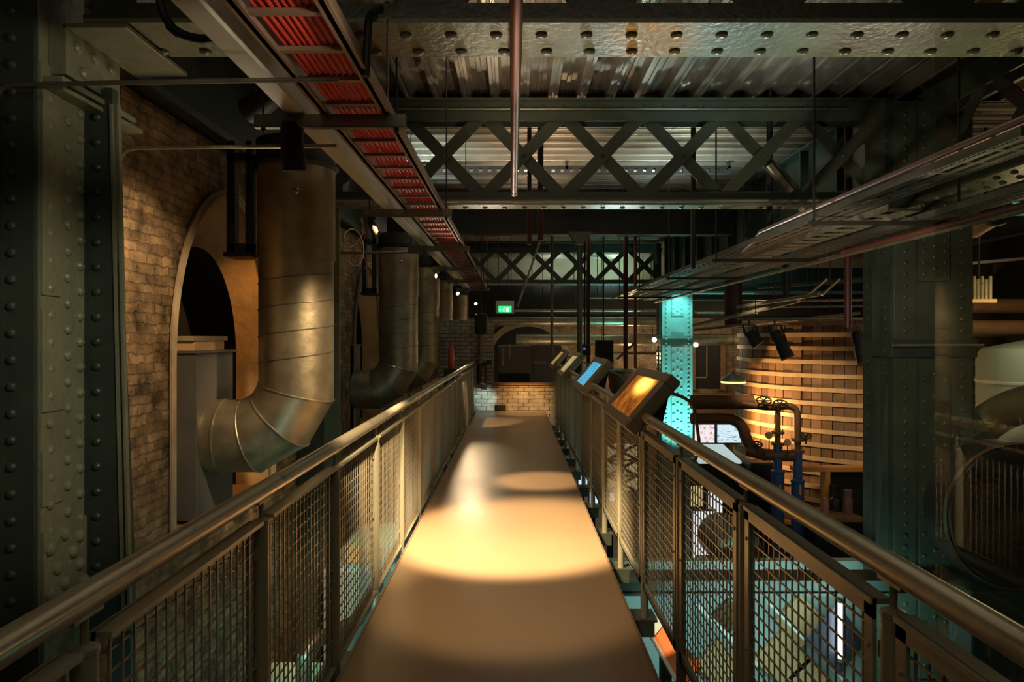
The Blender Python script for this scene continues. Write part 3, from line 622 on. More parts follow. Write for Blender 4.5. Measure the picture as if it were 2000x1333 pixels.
# loose wires beside the duct
for j, (mt_, lb) in enumerate(((REDP,'loose red wire looping beside the largest duct top'),(WHITE,'loose white wire looping beside the largest duct top'))):
    pts = [(-1.66+0.10*math.sin(a*0.9+j*2), 7.1+0.1*math.cos(a*0.7), 2.78+0.13*math.cos(a+j*1.3)-0.03*a) if a > 0 else (-1.66,7.46,2.96) for a in [k*0.45 for k in range(22)]]
    tag(MB().tube(pts, 0.006, 6).build('loose_wire', mt_, None, smooth=True), lb, 'wire')
# conduits on the left
tag(MB().tube(fillet([(-2.66,3.5,0.9),(-2.66,3.5,2.94),(-1.46,3.5,2.965),(-0.9,3.5,2.97)][0:4], 0.1), 0.013, 10).build('conduit_pipe', GALVD, None, smooth=True), 'thin bent conduit crossing in front of the near left column', 'conduit', 'thin conduits at upper left')
tag(MB().tube(fillet([(-2.655,4.62,-1.0),(-2.672,4.62,2.93),(-1.2,4.62,2.945)], 0.13), 0.014, 10).build('conduit_pipe', RAILT, None, smooth=True), 'thin bent conduit dropping down edge of the brick wall', 'conduit', 'thin conduits at upper left')
tag(MB().tube(fillet([P(310,-20,3.4), P(318,40,3.4), P(360,75,3.4), P(430,78,3.4), P(470,30,3.4)], 0.1), 0.022, 10).build('flexible_conduit', DARK, None, smooth=True), 'dark ribbed flexible conduit sagging at top left under girder', 'conduit')
tag(MB().tube(fillet([(-2.68,10.5,2.95),(-1.4,10.5,2.96)],0.1), 0.02, 10).build('conduit_pipe', GALVD, None, smooth=True), 'thin straight conduit running to third trapeze channel from the wall', 'conduit', 'thin conduits at upper left')
# copper pipe
m = MB().tube([(0.015,2.0,3.27),(0.0,7.45,3.235)], 0.034, 16).tube([(0.0,7.40,3.235),(0,7.5,3.235)], 0.04, 16); tag(m.build('copper_pipe', COPPER, None, smooth=True), 'reddish brown pipe running away overhead along centre of view', 'pipe')
# drop pipe and hook at upper left of girder
tag(MB().tube(fillet([P(757,10,3.9),P(720,30,3.6),P(714,150,3.6)],0.08), 0.022, 10).build('drop_pipe', DARK, None, smooth=True), 'dark bent pipe dropping beside the nearest girder, right of red cables', 'pipe')
tag(MB().tube([P(757,40,3.6),P(757,215,4.5)], 0.006, 8).build('hanger_rod', DARK), 'thin black rod hanging beside the dark bent pipe', 'rod')

# ================================================================== OVERHEAD RIGHT: cable trays and pipes
def tray(x0,x1,z,y0,y1,label,mtl,open_=False):
    t = thing('cable_tray', label, 'cable tray', ((x0+x1)/2,(y0+y1)/2,z), 'cable trays on the right')
    for x in (x0,x1): MB().box(x-0.008,x+0.008,y0,y1,z,z+0.06).build('side_rail', mtl, t)
    m = MB(); y = y0
    n = 3; w = (x1-x0)/n
    for k in range(0 if open_ else n): m.box(x0+k*w+0.024, x0+(k+1)*w-0.024, y0, y1, z, z+0.006)
    y = y0
    while y < y1:
        if open_: MB().box(x0, x1, y, y+0.05, z+0.001, z+0.02).build('rung', mtl, t)
        else: m.box(x0, x1, y, y+0.04, z+0.001, z+0.007)
        y += 0.30
    if not open_: m.build('tray_base', mtl, t)
tray(2.98,3.28,2.83,4.0,20.8,'inner perforated cable tray running towards teal lit column', GALVD)
tray(3.40,3.70,2.80,6.2,20.8,'middle open runged cable tray on the right', GALV, True)
tray(3.92,4.18,2.78,3.2,20.8,'outer perforated cable tray, nearest the long dark girder', GALVD)
tag(MB().tube([(3.0,3.0,2.93),(3.0,8.3,2.93),(3.02,8.6,2.85),(3.02,9.0,2.78)], 0.03, 12).build('conduit_pipe', PINKP, None, smooth=True), 'pinkish pipe slanting down from the upper right corner', 'pipe')
tag(MB().tube([(4.28,3.2,2.72),(4.28,20.8,2.72)], 0.03, 12).build('conduit_pipe', GALV, None, smooth=True), 'bright galvanised pipe along outer edge of the right cable trays', 'pipe')
tag(MB().tube([(4.05,3.2,2.70),(4.05,8.4,2.70)], 0.03, 12).build('conduit_pipe', COPPER, None, smooth=True), 'brown pipe beneath outer cable tray at the right edge', 'pipe')
lab = ['nearest dark strut under the right cable trays','second dark strut under the right cable trays','third dark strut under the right cable trays','fourth dark strut under the right cable trays','farthest dark strut under the right cable trays']
proto = None
for i,y in enumerate((6.6,9.8,12.8,15.8,18.8)):
    if proto is None:
        t = thing('trapeze_bracket', lab[0], 'bracket', (3.6,y,2.72), 'struts carrying the right cable trays')
        MB().box(2.85,4.35,y-0.02,y+0.02,2.735,2.777).build('channel', DARK, t)
        for x in (2.9,4.3): MB().tube([(x,y,2.72),(x,y,4.87)], 0.012, 8).build('threaded_rod', DARK, t)
        proto = t
    else: dup(proto, (3.6,y,2.72), lab[i])
# small white angled lamp battens near girder two
t = tag(MB().beam(P(1502,322,8.66), P(1545,375,8.66), 0.06, 0.06).build('steel_strut', GALV, None), 'short pale diagonal strut in front of lattice girder at right', 'strut', 'short diagonal struts')
tag(MB().beam(P(1553,395,8.7), P(1598,450,8.6), 0.06, 0.06).build('steel_strut', GALV, None), 'short pale diagonal strut just below second lattice girder', 'strut', 'short diagonal struts')
t = thing('batten_pipe', 'long pipe slung below second lattice girder', 'pipe', (1.5,8.2,3.28)); MB().tube([P(905,398,8.35),P(1640,398,8.35)], 0.018, 10).build('run', GALVD, t, smooth=True)
MB().tube([P(720,408,8.35),P(905,398,8.35)], 0.018, 10).build('run', GALVD, t, smooth=True)
t = thing('perforated_strip', 'dark perforated strip under decking, seen through the lattice girder', 'cable tray', (1.0,12.0,4.6)); m = MB()
for k in range(36): m.box(-2.0+k*0.16,-2.0+k*0.16+0.10,11.96,12.04,4.55,4.62)
m.box(-2.0,3.8,11.96,12.04,4.62,4.66).box(-2.0,-1.95,11.96,12.04,4.6,4.80).box(3.75,3.8,11.96,12.04,4.6,4.80).box(0.9,0.95,11.96,12.04,4.6,4.80).box(-2.0,3.8,11.96,12.04,4.52,4.55).build('strip', DARK, t)
tag(MB().tube([P(750,213,8.63),P(1655,213,8.63)],0.016,10).build('conduit_pipe', GALVD, None, smooth=True), 'thin conduit running along top chord of second lattice girder', 'conduit')
# droppers
def rod(a, b, r, mtl, label, name='drop_rod', cat='rod', group=None, up=True):
    if up and abs(a.x-b.x) < 1e-6: a = Vector((a.x, a.y, CZ+0.12))
    return tag(MB().tube([a,b], r, 10).build(name, mtl, None, smooth=True), label, cat, group)
rod(P(1034,300,9.6), P(1034,478,9.6), 0.03, MAROON, 'left of two dark red rods below the second lattice girder', group='dark red droppers')
rod(P(1056,290,9.6), P(1056,470,9.6), 0.04, MAROON, 'right of two dark red rods below the second lattice girder', group='dark red droppers')
rod(P(1056,468,9.6), P(1010,600,9.6), 0.016, GALV, 'thin pale slanting rod left of distant lattice girder')
rod(P(1078,560,16), P(1078,695,16), 0.035, GALVD, 'pale vertical pole behind the farthest screens', 'pole', 'pole')
t = thing('pole', 'grey pole with a flared top bracket, standing behind the blue screen', 'pole', tuple(P(1132,720,14)))
MB().tube([P(1132,480,14),P(1132,760,14)], 0.055, 14).build('shaft', GREEN, t, smooth=True); 
a = P(1132,454,14); MB().prism([(a.x-0.25,a.z),(a.x+0.25,a.z),(a.x+0.06,a.z-0.25),(a.x-0.06,a.z-0.25)], 'y', 13.9, 14.1).build('flared_bracket', GREEN, t)
rod(P(1149,556,18), P(1149,720,18), 0.05, MAROON, 'dark red pole left of pair behind the nearest screen', 'pole', 'pole')
rod(P(1222,556,18), P(1222,760,18), 0.06, MAROON, 'dark red pole beside the grey hopper', 'pole', 'pole')
rod(P(1241,570,20), P(1241,720,20), 0.05, COPPER, 'brown pole with a bent branch near the brick wall', 'pole', 'pole')
rod(P(1205,702,18), P(1242,668,18), 0.03, COPPER, 'short slanting brown pipe between the two poles', 'strut', 'strut')
rod(P(1354,420,9.4), P(1354,525,9.4), 0.035, DARK, 'black dropper above the cable trays, left of two', group='black droppers over the cable trays')
rod(P(1503,415,8.9), P(1503,470,8.9), 0.04, DARK, 'black dropper above the cable trays, right of two', group='black droppers over the cable trays')
rod(P(1432,550,17), P(1432,640,17), 0.22, MAROON, 'thick dark red downpipe above the pendant lamp', 'downpipe', 'pipe')
rod(P(1535,545,15), P(1535,600,15), 0.07, DARK, 'short dark pipe hanging above the vat', 'downpipe', 'pipe')
rod(P(1656,430,9.2), P(1656,640,9.2), 0.05, MAROON, 'dark red vertical pipe just left of right column', 'downpipe', 'pipe')

# ================================================================== FAR HALL
def hpipe(px0,px1,py,Y,r,mtl,label,group='horizontal pipes in the far hall',name='pipe'):
    a = P(px0,py,Y); b = P(px1,py,Y); t = thing(name, label, 'pipe', tuple((a+b)/2), group); MB().tube([a,b], r, 20).build('run', mtl, t, smooth=True)
    for f in (0.12,0.5,0.88):
        q = a.lerp(b,f); MB().tube([q+Vector((0,0,r)),Vector((q.x,q.y,CZ+0.12))],0.012,6).build('hanger', DARK, t)
    return t
hpipe(952,1290,628,24.0,0.16,GALV,'upper fat horizontal pipe in far hall, level with exit sign bottom')
hpipe(1008,1440,664,25.0,0.21,GALV,'lower fat horizontal pipe in far hall, passing behind the teal lit column')
hpipe(1005,1290,607,23,0.045,GALV,'thin pale pipe right of the exit sign')
hpipe(1150,1288,582,23,0.035,PINKP,'thin pink pipe left of teal lit column')
hpipe(1357,1480,610,23,0.05,GALV,'thin pale pipe right of teal lit column top')
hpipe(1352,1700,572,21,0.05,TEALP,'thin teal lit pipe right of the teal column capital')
hpipe(1160,1290,690,24,0.05,RUST,'thin brown pipe behind the nearest screen')
t = thing('pipe_rack', 'cluster of slanting pipes above the vat', 'pipes', (7,15,2.4))
for (a,b,r,mm) in ((P(1355,645,17),P(1680,612,14),0.035,GALV),(P(1355,636,17),P(1560,588,13),0.04,GALVD),(P(1460,600,16),P(1700,598,15),0.03,GALVD),(P(1500,588,16),P(1700,586,15),0.03,PINKP),(P(1440,600,15),P(1600,575,12),0.04,GALVD),(P(1580,575,14),P(1615,545,14),0.03,GALV),(P(1605,577,14),P(1640,545,14),0.03,GALV),(P(1540,633,15),P(1700,633,15),0.03,RUST),(P(1480,560,16),P(1700,545,15),0.06,GREEND)):
    MB().tube([a,b], r, 10).build('pipe_run', mm, t, smooth=True); q = (a+b)/2; MB().tube([q,Vector((q.x,q.y,CZ+0.12))],0.01,6).build('hanger', DARK, t)
# exit sign
t = thing('exit_sign', 'small green lit exit sign hanging above walkway end', 'sign', tuple(P(986,612,14.5)))
a = P(968,588,14.5); b = P(1004,613,14.5)
MB().box(a.x,b.x,14.5,14.58,b.z,a.z).build('case', mat('sign_case',(0.45,0.55,0.48),0.5), t, bevel=0.006)
MB().box(a.x+0.06,b.x-0.055,14.492,14.499,b.z+0.03,(a.z+b.z)/2+0.025).build('face', glow('sign_green',(0.02,0.55,0.16),1.0), t)
pz = b.z+0.035; wm = glow('sign_white',(0.55,0.95,0.7),0.8); m = MB(); cx = (a.x+b.x)/2
m.box(cx+0.03,cx+0.085,14.486,14.491,pz,pz+0.09)                                   # doorway
m.beam((cx-0.03,14.488,pz+0.05),(cx-0.015,14.488,pz+0.085),0.003,0.014).beam((cx-0.03,14.488,pz+0.05),(cx-0.055,14.488,pz+0.01),0.003,0.010).beam((cx-0.03,14.488,pz+0.05),(cx-0.005,14.488,pz+0.02),0.003,0.010).beam((cx-0.02,14.488,pz+0.075),(cx+0.008,14.488,pz+0.06),0.003,0.008)
m.lathe([(0.010,14.487),(0.010,14.490)], (cx-0.008,0,pz+0.1), 10, 'y'); m.beam((cx-0.115,14.488,pz+0.05),(cx-0.075,14.488,pz+0.05),0.003,0.012).beam((cx-0.115,14.488,pz+0.05),(cx-0.098,14.488,pz+0.07),0.003,0.01).beam((cx-0.115,14.488,pz+0.05),(cx-0.098,14.488,pz+0.03),0.003,0.01)
m.build('pictogram', wm, t)
for x in (a.x+0.06,b.x-0.06): MB().tube([(x,14.54,a.z),(x,14.54,3.83)], 0.006, 6).build('hanger', DARK, t)
# black loudspeaker and items at the walkway end
t = thing('loudspeaker', 'black rounded loudspeaker hanging before the white brick pier', 'loudspeaker', tuple(P(942,640,15.2)))
a = P(940,632,15.2); MB().box(a.x-0.14,a.x+0.14,15.05,15.3,a.z-0.25,a.z+0.22).build('cabinet', BLACK, t, bevel=0.06); MB().lathe([(0.11,15.03),(0.11,15.05)], (a.x,0,a.z), 20, 'y').build('grille', DARK, t); MB().tube([(a.x,15.2,a.z+0.2),(a.x,15.2,CZ+0.12)],0.012,8).build('bracket', DARK, t)
t = thing('pipe_stand', 'dark pipework stand in front of the white brick pier', 'pipework', tuple(P(945,760,15.45)))
for pts in ([P(938,655,15.45),P(938,715,15.45)],[P(932,715,15.45),P(960,707,15.45)],[P(948,712,15.45),P(948,757,15.45)],[P(936,712,15.4),P(936,748,15.4),P(948,752,15.4)]): MB().tube(fillet(pts,0.05) if len(pts)>2 else pts, 0.05 if pts[0].x<P(939,0,15.45).x else 0.025, 10).build('pipe_run', GALVD if pts[0].z>1.5 else DARK, t, smooth=True)
tag(MB().box(*[P(966,0,15.5).x,P(988,0,15.5).x],15.42,15.6,0.0,0.12).build('floor_box', DARK, None, bevel=0.008), 'small black box on deck against the white brick pier', 'box')
# grey cabinet, timber post and rail beyond the parapet
t = thing('machine_cabinet', 'grey steel cabinet standing behind the brick parapet', 'cabinet', (-0.2,17.2,GZ))
a = P(972,670,17); b = P(1036,758,17); MB().box(a.x,b.x,17.0,18.0,GZ,EYE-0.2).build('body', BOXM, t, bevel=0.02); MB().box(a.x+0.02,b.x-0.02,16.96,17.0,b.z,P(0,730,17).z).build('black_panel', BLACK, t); MB().box(a.x+0.1,a.x+0.16,16.95,17.0,P(0,715,17).z,P(0,680,17).z).box(a.x+0.28,a.x+0.32,16.95,17.0,P(0,700,17).z,P(0,672,17).z).build('handle', GALV, t)
tag(MB().box(P(1038,0,17.2).x,P(1043,0,17.2).x,17.15,17.25,GZ,P(0,676,17.2).z).build('timber_post', TIMB, None), 'brown timber post beside the grey cabinet beyond the parapet', 'post')
tag(MB().box(P(1044,0,17.2).x,P(1066,0,17.2).x,17.15,17.2,P(0,711,17.2).z,P(0,706,17.2).z).build('shelf_rail', mat('pink_rail',(0.6,0.25,0.14),0.4), None), 'short pinkish rail beside the timber post', 'rail')
# grey hopper and bent pipe behind the screens
t = thing('hopper', 'grey cylindrical hopper behind the nearest screen', 'hopper', tuple(P(1212,800,18)))
a = P(1212,735,18); MB().lathe([(0.15,-1.0),(0.2,-0.55),(0.30,-0.3),(0.33,0.0),(0.33,0.1),(0.36,0.12),(0.36,0.16),(0.2,0.2)], (a.x,18,a.z), 28).build('barrel', GALVD, t, smooth=True)
tag(MB().tube(fillet([P(1165,790,19),P(1165,728,19),P(1202,728,19),P(1202,790,19)],0.22), 0.09, 14).build('bent_pipe', GALVD, None, smooth=True), 'grey pipe bent into a hoop, lit bricks showing through', 'pipe')
t = thing('projector', 'black projector with a faint violet lens above the blue screen', 'projector', tuple(P(1143,688,16)))
a = P(1143,684,16); MB().box(a.x-0.12,a.x+0.12,15.9,16.3,a.z-0.13,a.z+0.13).build('body', BLACK, t, bevel=0.02); MB().lathe([(0.03,15.88),(0.03,15.9)], (a.x-0.03,0,a.z+0.03), 14, 'y').build('lens', glow('violet_lens',(0.12,0.05,0.5),0.6), t); MB().tube([(a.x,16.1,a.z+0.1),(a.x,16.1,CZ+0.12)],0.02,8).build('bracket', DARK, t)
tag(MB().box(P(1165,0,17).x,P(1198,0,17).x,17,17.3,P(0,722,17).z,P(0,665,17).z).tube([(P(1180,0,17).x,17.15,P(0,670,17).z),(P(1180,0,17).x,17.15,CZ+0.12)],0.02,8).build('speaker_cabinet', BLACK, None), 'tall black cabinet hanging right of the projector', 'loudspeaker')
for (px,py,lb) in ((1278,664,'glowing bulb left of the teal lit column'),(1359,674,'glowing bulb right of the teal lit column')):
    p = P(px,py,21.3); t = thing('wall_lamp', lb, 'lamp', tuple(p), 'bulbs beside the teal lit column'); MB().ball(p,0.075).build('bulb', glow('bulb_warm',(1.0,0.72,0.42),9.0), t, smooth=True); MB().tube([p+Vector((0.0,0.07,0.02)), p+Vector((0.18 if px<1300 else -0.18,0.2,0.12))],0.05,10).build('holder', DARK, t, smooth=True)
# pendant lamp
p = P(1432,742,18); t = thing('pendant_lamp', 'grey dish shaded pendant lamp hanging left of the vat', 'lamp', tuple(p))
MB().lathe([(0.33,-0.04),(0.335,0.0),(0.22,0.09),(0.09,0.14),(0.05,0.2),(0.03,0.24)], tuple(p), 32, caps=False).build('shade', mat('grey_enamel',(0.13,0.14,0.11),0.4), t, smooth=True); MB().lathe([(0.31,-0.09),(0.32,-0.045)], tuple(p), 32).build('diffuser', glow('pendant_glow',(1.0,0.62,0.2),1.1), t, smooth=True); MB().tube([p+Vector((0,0,0.24)),Vector((p.x,p.y,CZ+0.12))],0.01,6).build('flex', DARK, t)
# stage lamps above the vat
def stage_lamp(px,py,Y,ang,L,r,label):
    p = P(px,py,Y); d = Vector((math.sin(ang),-0.25,-math.cos(ang))).normalized(); t = thing('stage_lamp', label, 'spotlight', tuple(p), 'black stage lamps in front of the vat')
    MB().tube([p,p+d*0.05,p+d*L*0.5,p+d*L*0.52,p+d*L],r,18,rad=[r*0.6,r,r,r*1.15,r*1.25]).build('barrel', BLACK, t, smooth=True); MB().tube([p+d*L*0.985,p+d*L*1.02],r*1.3,18).build('ring', RUST, t, smooth=True)
    MB().beam(p+d*L*0.4+Vector((r*1.2,0,0)),p+Vector((r*1.2,0,0.12)),0.02,0.04).beam(p+d*L*0.4-Vector((r*1.2,0,0)),p+Vector((-r*1.2,0,0.12)),0.02,0.04).beam(p+Vector((r*1.2,0,0.12)),p+Vector((-r*1.2,0,0.12)),0.03,0.02).tube([p+Vector((0,0,0.12)),p+Vector((0,0,0.22))],0.02,8).build('yoke', DARK, t)
stage_lamp(1463,648,13,0.55,0.30,0.10,'leftmost black stage lamp in front of the vat'); stage_lamp(1513,648,13,0.38,0.55,0.10,'middle, longest black stage lamp in front of the vat'); stage_lamp(1672,648,13,0.12,0.62,0.10,'rightmost black stage lamp, beside the right column')
zb_ = P(0,648,13).z+0.24; t = thing('lighting_bar', 'pipe from which stage lamps hang before the vat', 'pipe', (5.5,13,zb_)); MB().tube([(P(1440,0,13).x,13,zb_),(P(1690,0,13).x,13,zb_)],0.03,10).build('run', GALVD, t, smooth=True)
for x in (4.6,6.4): MB().tube([(x,13,zb_),(x,13,CZ+0.12)],0.01,6).build('hanger', DARK, t)

plate_girder('added dark bulkhead band across top of the far brick wall', -2.7,15,26.9,27.2,2.45,3.80,DARK)  # added band: the darkness above the far wall is its colour
struct(MB().box(-4,16,26.9,27.9,3.84,5.0).build('wall_bulkhead_lit', CREAM))  # added top of the bulkhead, pale for the light above the dark band
# ---- timber vat
VC = Vector((9.75,19.0,0)); VR = 3.36; VZ1 = 1.95
t = thing('timber_vat', 'huge round timber vat bound with pale hoops, behind right column', 'vat', (VC.x,VC.y,GZ))
m = MB(); NS = 84
for k in range(NS):
    a0 = 2*PI*k/NS; a1 = 2*PI*(k+1)/NS-0.006; dr = random.uniform(-0.015,0.015); vs = []
    for z, rr in ((GZ,VR+0.14),(VZ1,VR-0.06)):
        for (a,q) in ((a0,rr+dr),(a1,rr+dr),(a1,rr-0.1),(a0,rr-0.1)): vs.append((VC.x+q*math.cos(a), VC.y+q*math.sin(a), z))
    m.add(vs, [(3,2,1,0),(4,5,6,7),(0,1,5,4),(1,2,6,5),(2,3,7,6),(3,0,4,7)])
st = m.build('staves', WOOD, t); nt = WOOD.node_tree; L = nt.links.new; bs = nt.nodes['Principled BSDF']
ca = st.data.color_attributes.new('stave_tone', 'FLOAT_COLOR', 'POINT')
for k in range(NS):
    v = random.uniform(0.55, 1.35)
    for q in range(8): ca.data[k*8+q].color = (v, v*random.uniform(0.94,1.0), v*0.95, 1)
at = nt.nodes.new('ShaderNodeVertexColor'); at.layer_name = 'stave_tone'; src = bs.inputs['Base Color'].links[0].from_socket
mx = nt.nodes.new('ShaderNodeMix'); mx.data_type = 'RGBA'; mx.blend_type = 'MULTIPLY'; mx.inputs[0].default_value = 1; L(src, mx.inputs[6]); L(at.outputs[0], mx.inputs[7]); L(mx.outputs[2], bs.inputs['Base Color'])
TIMBER_LID = mat('vat_lid_timber', (0.15, 0.08, 0.035), 0.65, 0, 0.3, 14, 0.3, 2.5)
z = 1.72
while z > GZ+0.2:
    rr = VR-0.06+0.2*(VZ1-z)/(VZ1-GZ)+0.02; m = MB(); N = 96; vs = []
    for (q,zz) in ((rr,z-0.055),(rr+0.03,z-0.05),(rr+0.03,z+0.05),(rr,z+0.055)): vs += [(VC.x+q*math.cos(2*PI*k/N), VC.y+q*math.sin(2*PI*k/N), zz) for k in range(N)]
    m.add(vs, [(i*N+k,i*N+(k+1)%N,(i+1)*N+(k+1)%N,(i+1)*N+k) for i in range(3) for k in range(N)]); m.build('hoop', HOOP, t); z -= 0.335
MB().lathe([(VR-0.1,VZ1-0.15),(VR-0.1,VZ1-0.1)], (VC.x,VC.y,0), 64).build('lid', TIMBER_LID, t)
t = thing('hatch_frame', 'amber timber frame round the dark opening at foot of the vat', 'opening', (7.6,15.6,GZ))
a = P(1608,920,15.35); b = P(1690,1080,15.35); MB().box(a.x,a.x+0.09,15.2,15.5,GZ,a.z).box(a.x-0.7,b.x+0.6,15.2,15.5,a.z,a.z+0.1).build('frame', mat('amber_timber',(0.55,0.26,0.06),0.5), t, bevel=0.005); MB().box(a.x+0.09,b.x+0.6,15.40,15.62,GZ,a.z).build('dark_interior', BLACK, t)
# workbench with objects in front of the opening
t = thing('workbench', 'dark workbench in front of the vat opening', 'table', (7.3,14.5,GZ)); a = P(1584,1002,14.6); b = P(1668,1002,14.6)
MB().box(a.x,b.x,14.2,15.1,a.z-0.1,a.z).build('top', TIMB, t, bevel=0.01); MB().box(a.x,b.x-0.1,14.3,15.0,GZ,a.z-0.1).build('carcase', BLACK, t)
top = a.z
def jar(px, Y, r, h, mtl, label, neck=0.5):
    q = P(px,1000,Y); tag(MB().lathe([(r*0.95,0),(r,h*0.1),(r,h*0.6),(r*0.8,h*0.75),(r*neck,h*0.82),(r*neck,h*0.97),(r*0.3,h)], (q.x,Y,top), 20).build('jar', mtl, None, smooth=True), label, 'jar', 'jars on the workbench')
PINKJ = mat('pink_glaze',(0.42,0.18,0.14),0.4)
jar(1611,14.5,0.085,0.34,PINKJ,'pink knobbed jar standing left on the dark workbench',0.7); jar(1656,14.6,0.10,0.50,mat('brown_glaze',(0.20,0.12,0.10),0.45),'tall brown jar standing right on the dark workbench',0.9); jar(1632,14.8,0.13,0.34,DARK,'dark squat jar in the middle of the workbench'); jar(1628,15.0,0.10,0.52,DARK,'tall dark jar at back of the workbench',0.9)
# ---- blue valve columns and brown pipes
t = thing('valve_column', 'left blue pipe column with valve flange before the vat', 'pipe column', tuple(P(1519,1100,15)), 'blue pipe columns')
def vcol(t, px, Y, ytop, yb1, yb2):
    x = P(px,0,Y).x
    MB().tube([(x,Y,GZ),(x,Y,P(0,yb2,Y).z)],0.135,18).lathe([(0.135,0),(0.15,0.02),(0.15,0.06),(0.10,0.1)],(x,Y,P(0,yb2,Y).z),18).build('sleeve', BLUEP, t, smooth=True)
    MB().tube([(x,Y,P(0,yb2,Y).z),(x,Y,P(0,yb1,Y).z)],0.095,18).build('column', BLUEP, t, smooth=True)
    m = MB(); 
    for yy in (yb1, yb1-22): m.lathe([(0.14,-0.02),(0.14,0.03)],(x,Y,P(0,yy,Y).z),16)
    m.build('flange', RUST, t, smooth=True); MB().tube([(x,Y,P(0,yb1,Y).z),(x,Y,P(0,ytop,Y).z)],0.06,16).build('riser', RUST, t, smooth=True)
    MB().box(x-0.02,x+0.02,Y-0.145,Y-0.13,P(0,965,Y).z,P(0,945,Y).z).build('label_plate', BEIGE, t)
vcol(t,1519,15,800,868,926)
t = thing('valve_column', 'right blue pipe column with valve flange before the vat', 'pipe column', tuple(P(1558,1100,15)), 'blue pipe columns'); vcol(t,1558,15.02,858,882,944)
tag(MB().tube(fillet([P(1350,786,15.3),P(1470,786,15.3)],0.1), 0.16, 20).build('brown_pipe', RUST, None, smooth=True), 'fat brown horizontal pipe right of teal lit column', 'pipe')
tag(MB().tube(fillet([P(1450,789,15.2),P(1500,797,15.02),P(1557,792,15.02),P(1558,868,15.02)],0.25), 0.075, 16).build('brown_pipe', RUST, None, smooth=True), 'brown pipe bending down onto the right blue column', 'pipe')
tag(MB().tube(fillet([P(1350,818,15.6),P(1452,818,15.6),P(1458,880,15.3),P(1500,891,15.0),P(1550,891,15.0)],0.45,10), 0.125, 20).build('brown_pipe', RUST, None, smooth=True), 'fat brown pipe curving down around the two screens', 'pipe')
for (px,py,lb) in ((1502,851,'round white gauge on stem at left of blue columns'),(1538,865,'round gauge between the two blue columns')):
    p = P(px,py,14.85); t = thing('pressure_gauge', lb, 'gauge', tuple(p), 'gauges on the brown pipework'); MB().lathe([(0.075,p.y-0.02),(0.08,p.y+0.02)],(p.x,0,p.z),20,'y').build('dial', BEIGE, t, smooth=True); MB().tube([p+Vector((0,0,-0.07)),p+Vector((0,0,-0.32))],0.012,8).build('stem', DARK, t)
def wheel(px,py,Y,r,label):
    p = P(px,py,Y); t = thing('valve_wheel', label, 'valve', tuple(p), 'valve handwheels on the brown pipework'); MB().tube([p+Vector((r*math.cos(2*PI*k/20),0.3*r*math.sin(2*PI*k/20),r*0.5*math.sin(2*PI*k/20))) for k in range(21)],0.016,8).build('rim', DARK, t, smooth=True); m = MB()
    for k in range(3): m.beam(p+Vector((r*math.cos(PI*k/3),0.3*r*math.sin(PI*k/3),r*0.5*math.sin(PI*k/3))),p-Vector((r*math.cos(PI*k/3),0.3*r*math.sin(PI*k/3),r*0.5*math.sin(PI*k/3))),0.02,0.02)
    m.build('spoke', DARK, t); MB().tube([p,p+Vector((0,0,-0.18))],0.02,8).build('spindle', DARK, t)
wheel(1492,783,14.9,0.16,'dark valve wheel on top of the brown pipe'); wheel(1524,789,14.85,0.15,'dark valve wheel above left blue column'); wheel(1574,852,14.9,0.12,'dark valve wheel right of the right blue column'); wheel(1478,869,14.9,0.12,'dark valve wheel left of blue columns, low down')
# ---- screens and console
def pic(name, cols, scale, st):
    m = bpy.data.materials.new(name); m.use_nodes = True; nt = m.node_tree; L = nt.links.new; b = nt.nodes['Principled BSDF']; b.inputs['Base Color'].default_value=(0.02,0.02,0.02,1)
    tc = nt.nodes.new('ShaderNodeTexCoord'); mp = nt.nodes.new('ShaderNodeMapping'); mp.inputs['Scale'].default_value = scale; n = nt.nodes.new('ShaderNodeTexNoise'); n.inputs['Scale'].default_value = 6; n.inputs['Detail'].default_value = 3
    L(tc.outputs['Object'], mp.inputs[0]); L(mp.outputs[0], n.inputs['Vector']); r = nt.nodes.new('ShaderNodeValToRGB'); L(n.outputs[0], r.inputs[0]); cr = r.color_ramp
    while len(cr.elements) < len(cols): cr.elements.new(0.5)
    for e,(p,c) in zip(cr.elements, cols): e.position = p; e.color = (*c,1)
    L(r.outputs[0], b.inputs['Emission Color']); b.inputs['Emission Strength'].default_value = st; return m
SCA = pic('photo_screen', [(0.3,(0.25,0.12,0.2)),(0.45,(0.9,0.75,0.75)),(0.58,(0.95,0.85,0.85)),(0.7,(0.6,0.18,0.1))], (1.6,1.6,1.6), 0.55)
SCB = pic('drawing_screen', [(0.36,(0.05,0.12,0.25)),(0.42,(0.6,0.78,0.88)),(0.6,(0.7,0.88,0.95)),(0.66,(0.08,0.2,0.35))], (0.7,1,4.5), 0.55)
t = thing('control_console', 'console desk with pale glowing top below the two screens', 'desk', tuple(P(1400,900,17)))
a = P(1352,870,17); b = P(1452,893,17)
MB().box(a.x,b.x,16.4,17.3,GZ,b.z-0.05).build('carcase', DARK, t, bevel=0.02); MB().add([(a.x,16.4,b.z),(b.x-0.25,16.4,b.z),(b.x-0.45,17.2,a.z),(a.x,17.2,a.z),(a.x,16.4,b.z-0.06),(b.x-0.25,16.4,b.z-0.06),(b.x-0.45,17.2,a.z-0.06),(a.x,17.2,a.z-0.06)],[(0,1,2,3),(7,6,5,4),(0,4,5,1),(1,5,6,2),(2,6,7,3),(3,7,4,0)]).build('light_top', glow('console_glow',(0.6,0.78,0.76),0.38), t); MB().box(b.x-0.2,b.x+0.4,15.9,16.5,GZ,b.z+0.05).build('dark_unit', BLACK, t, bevel=0.04)
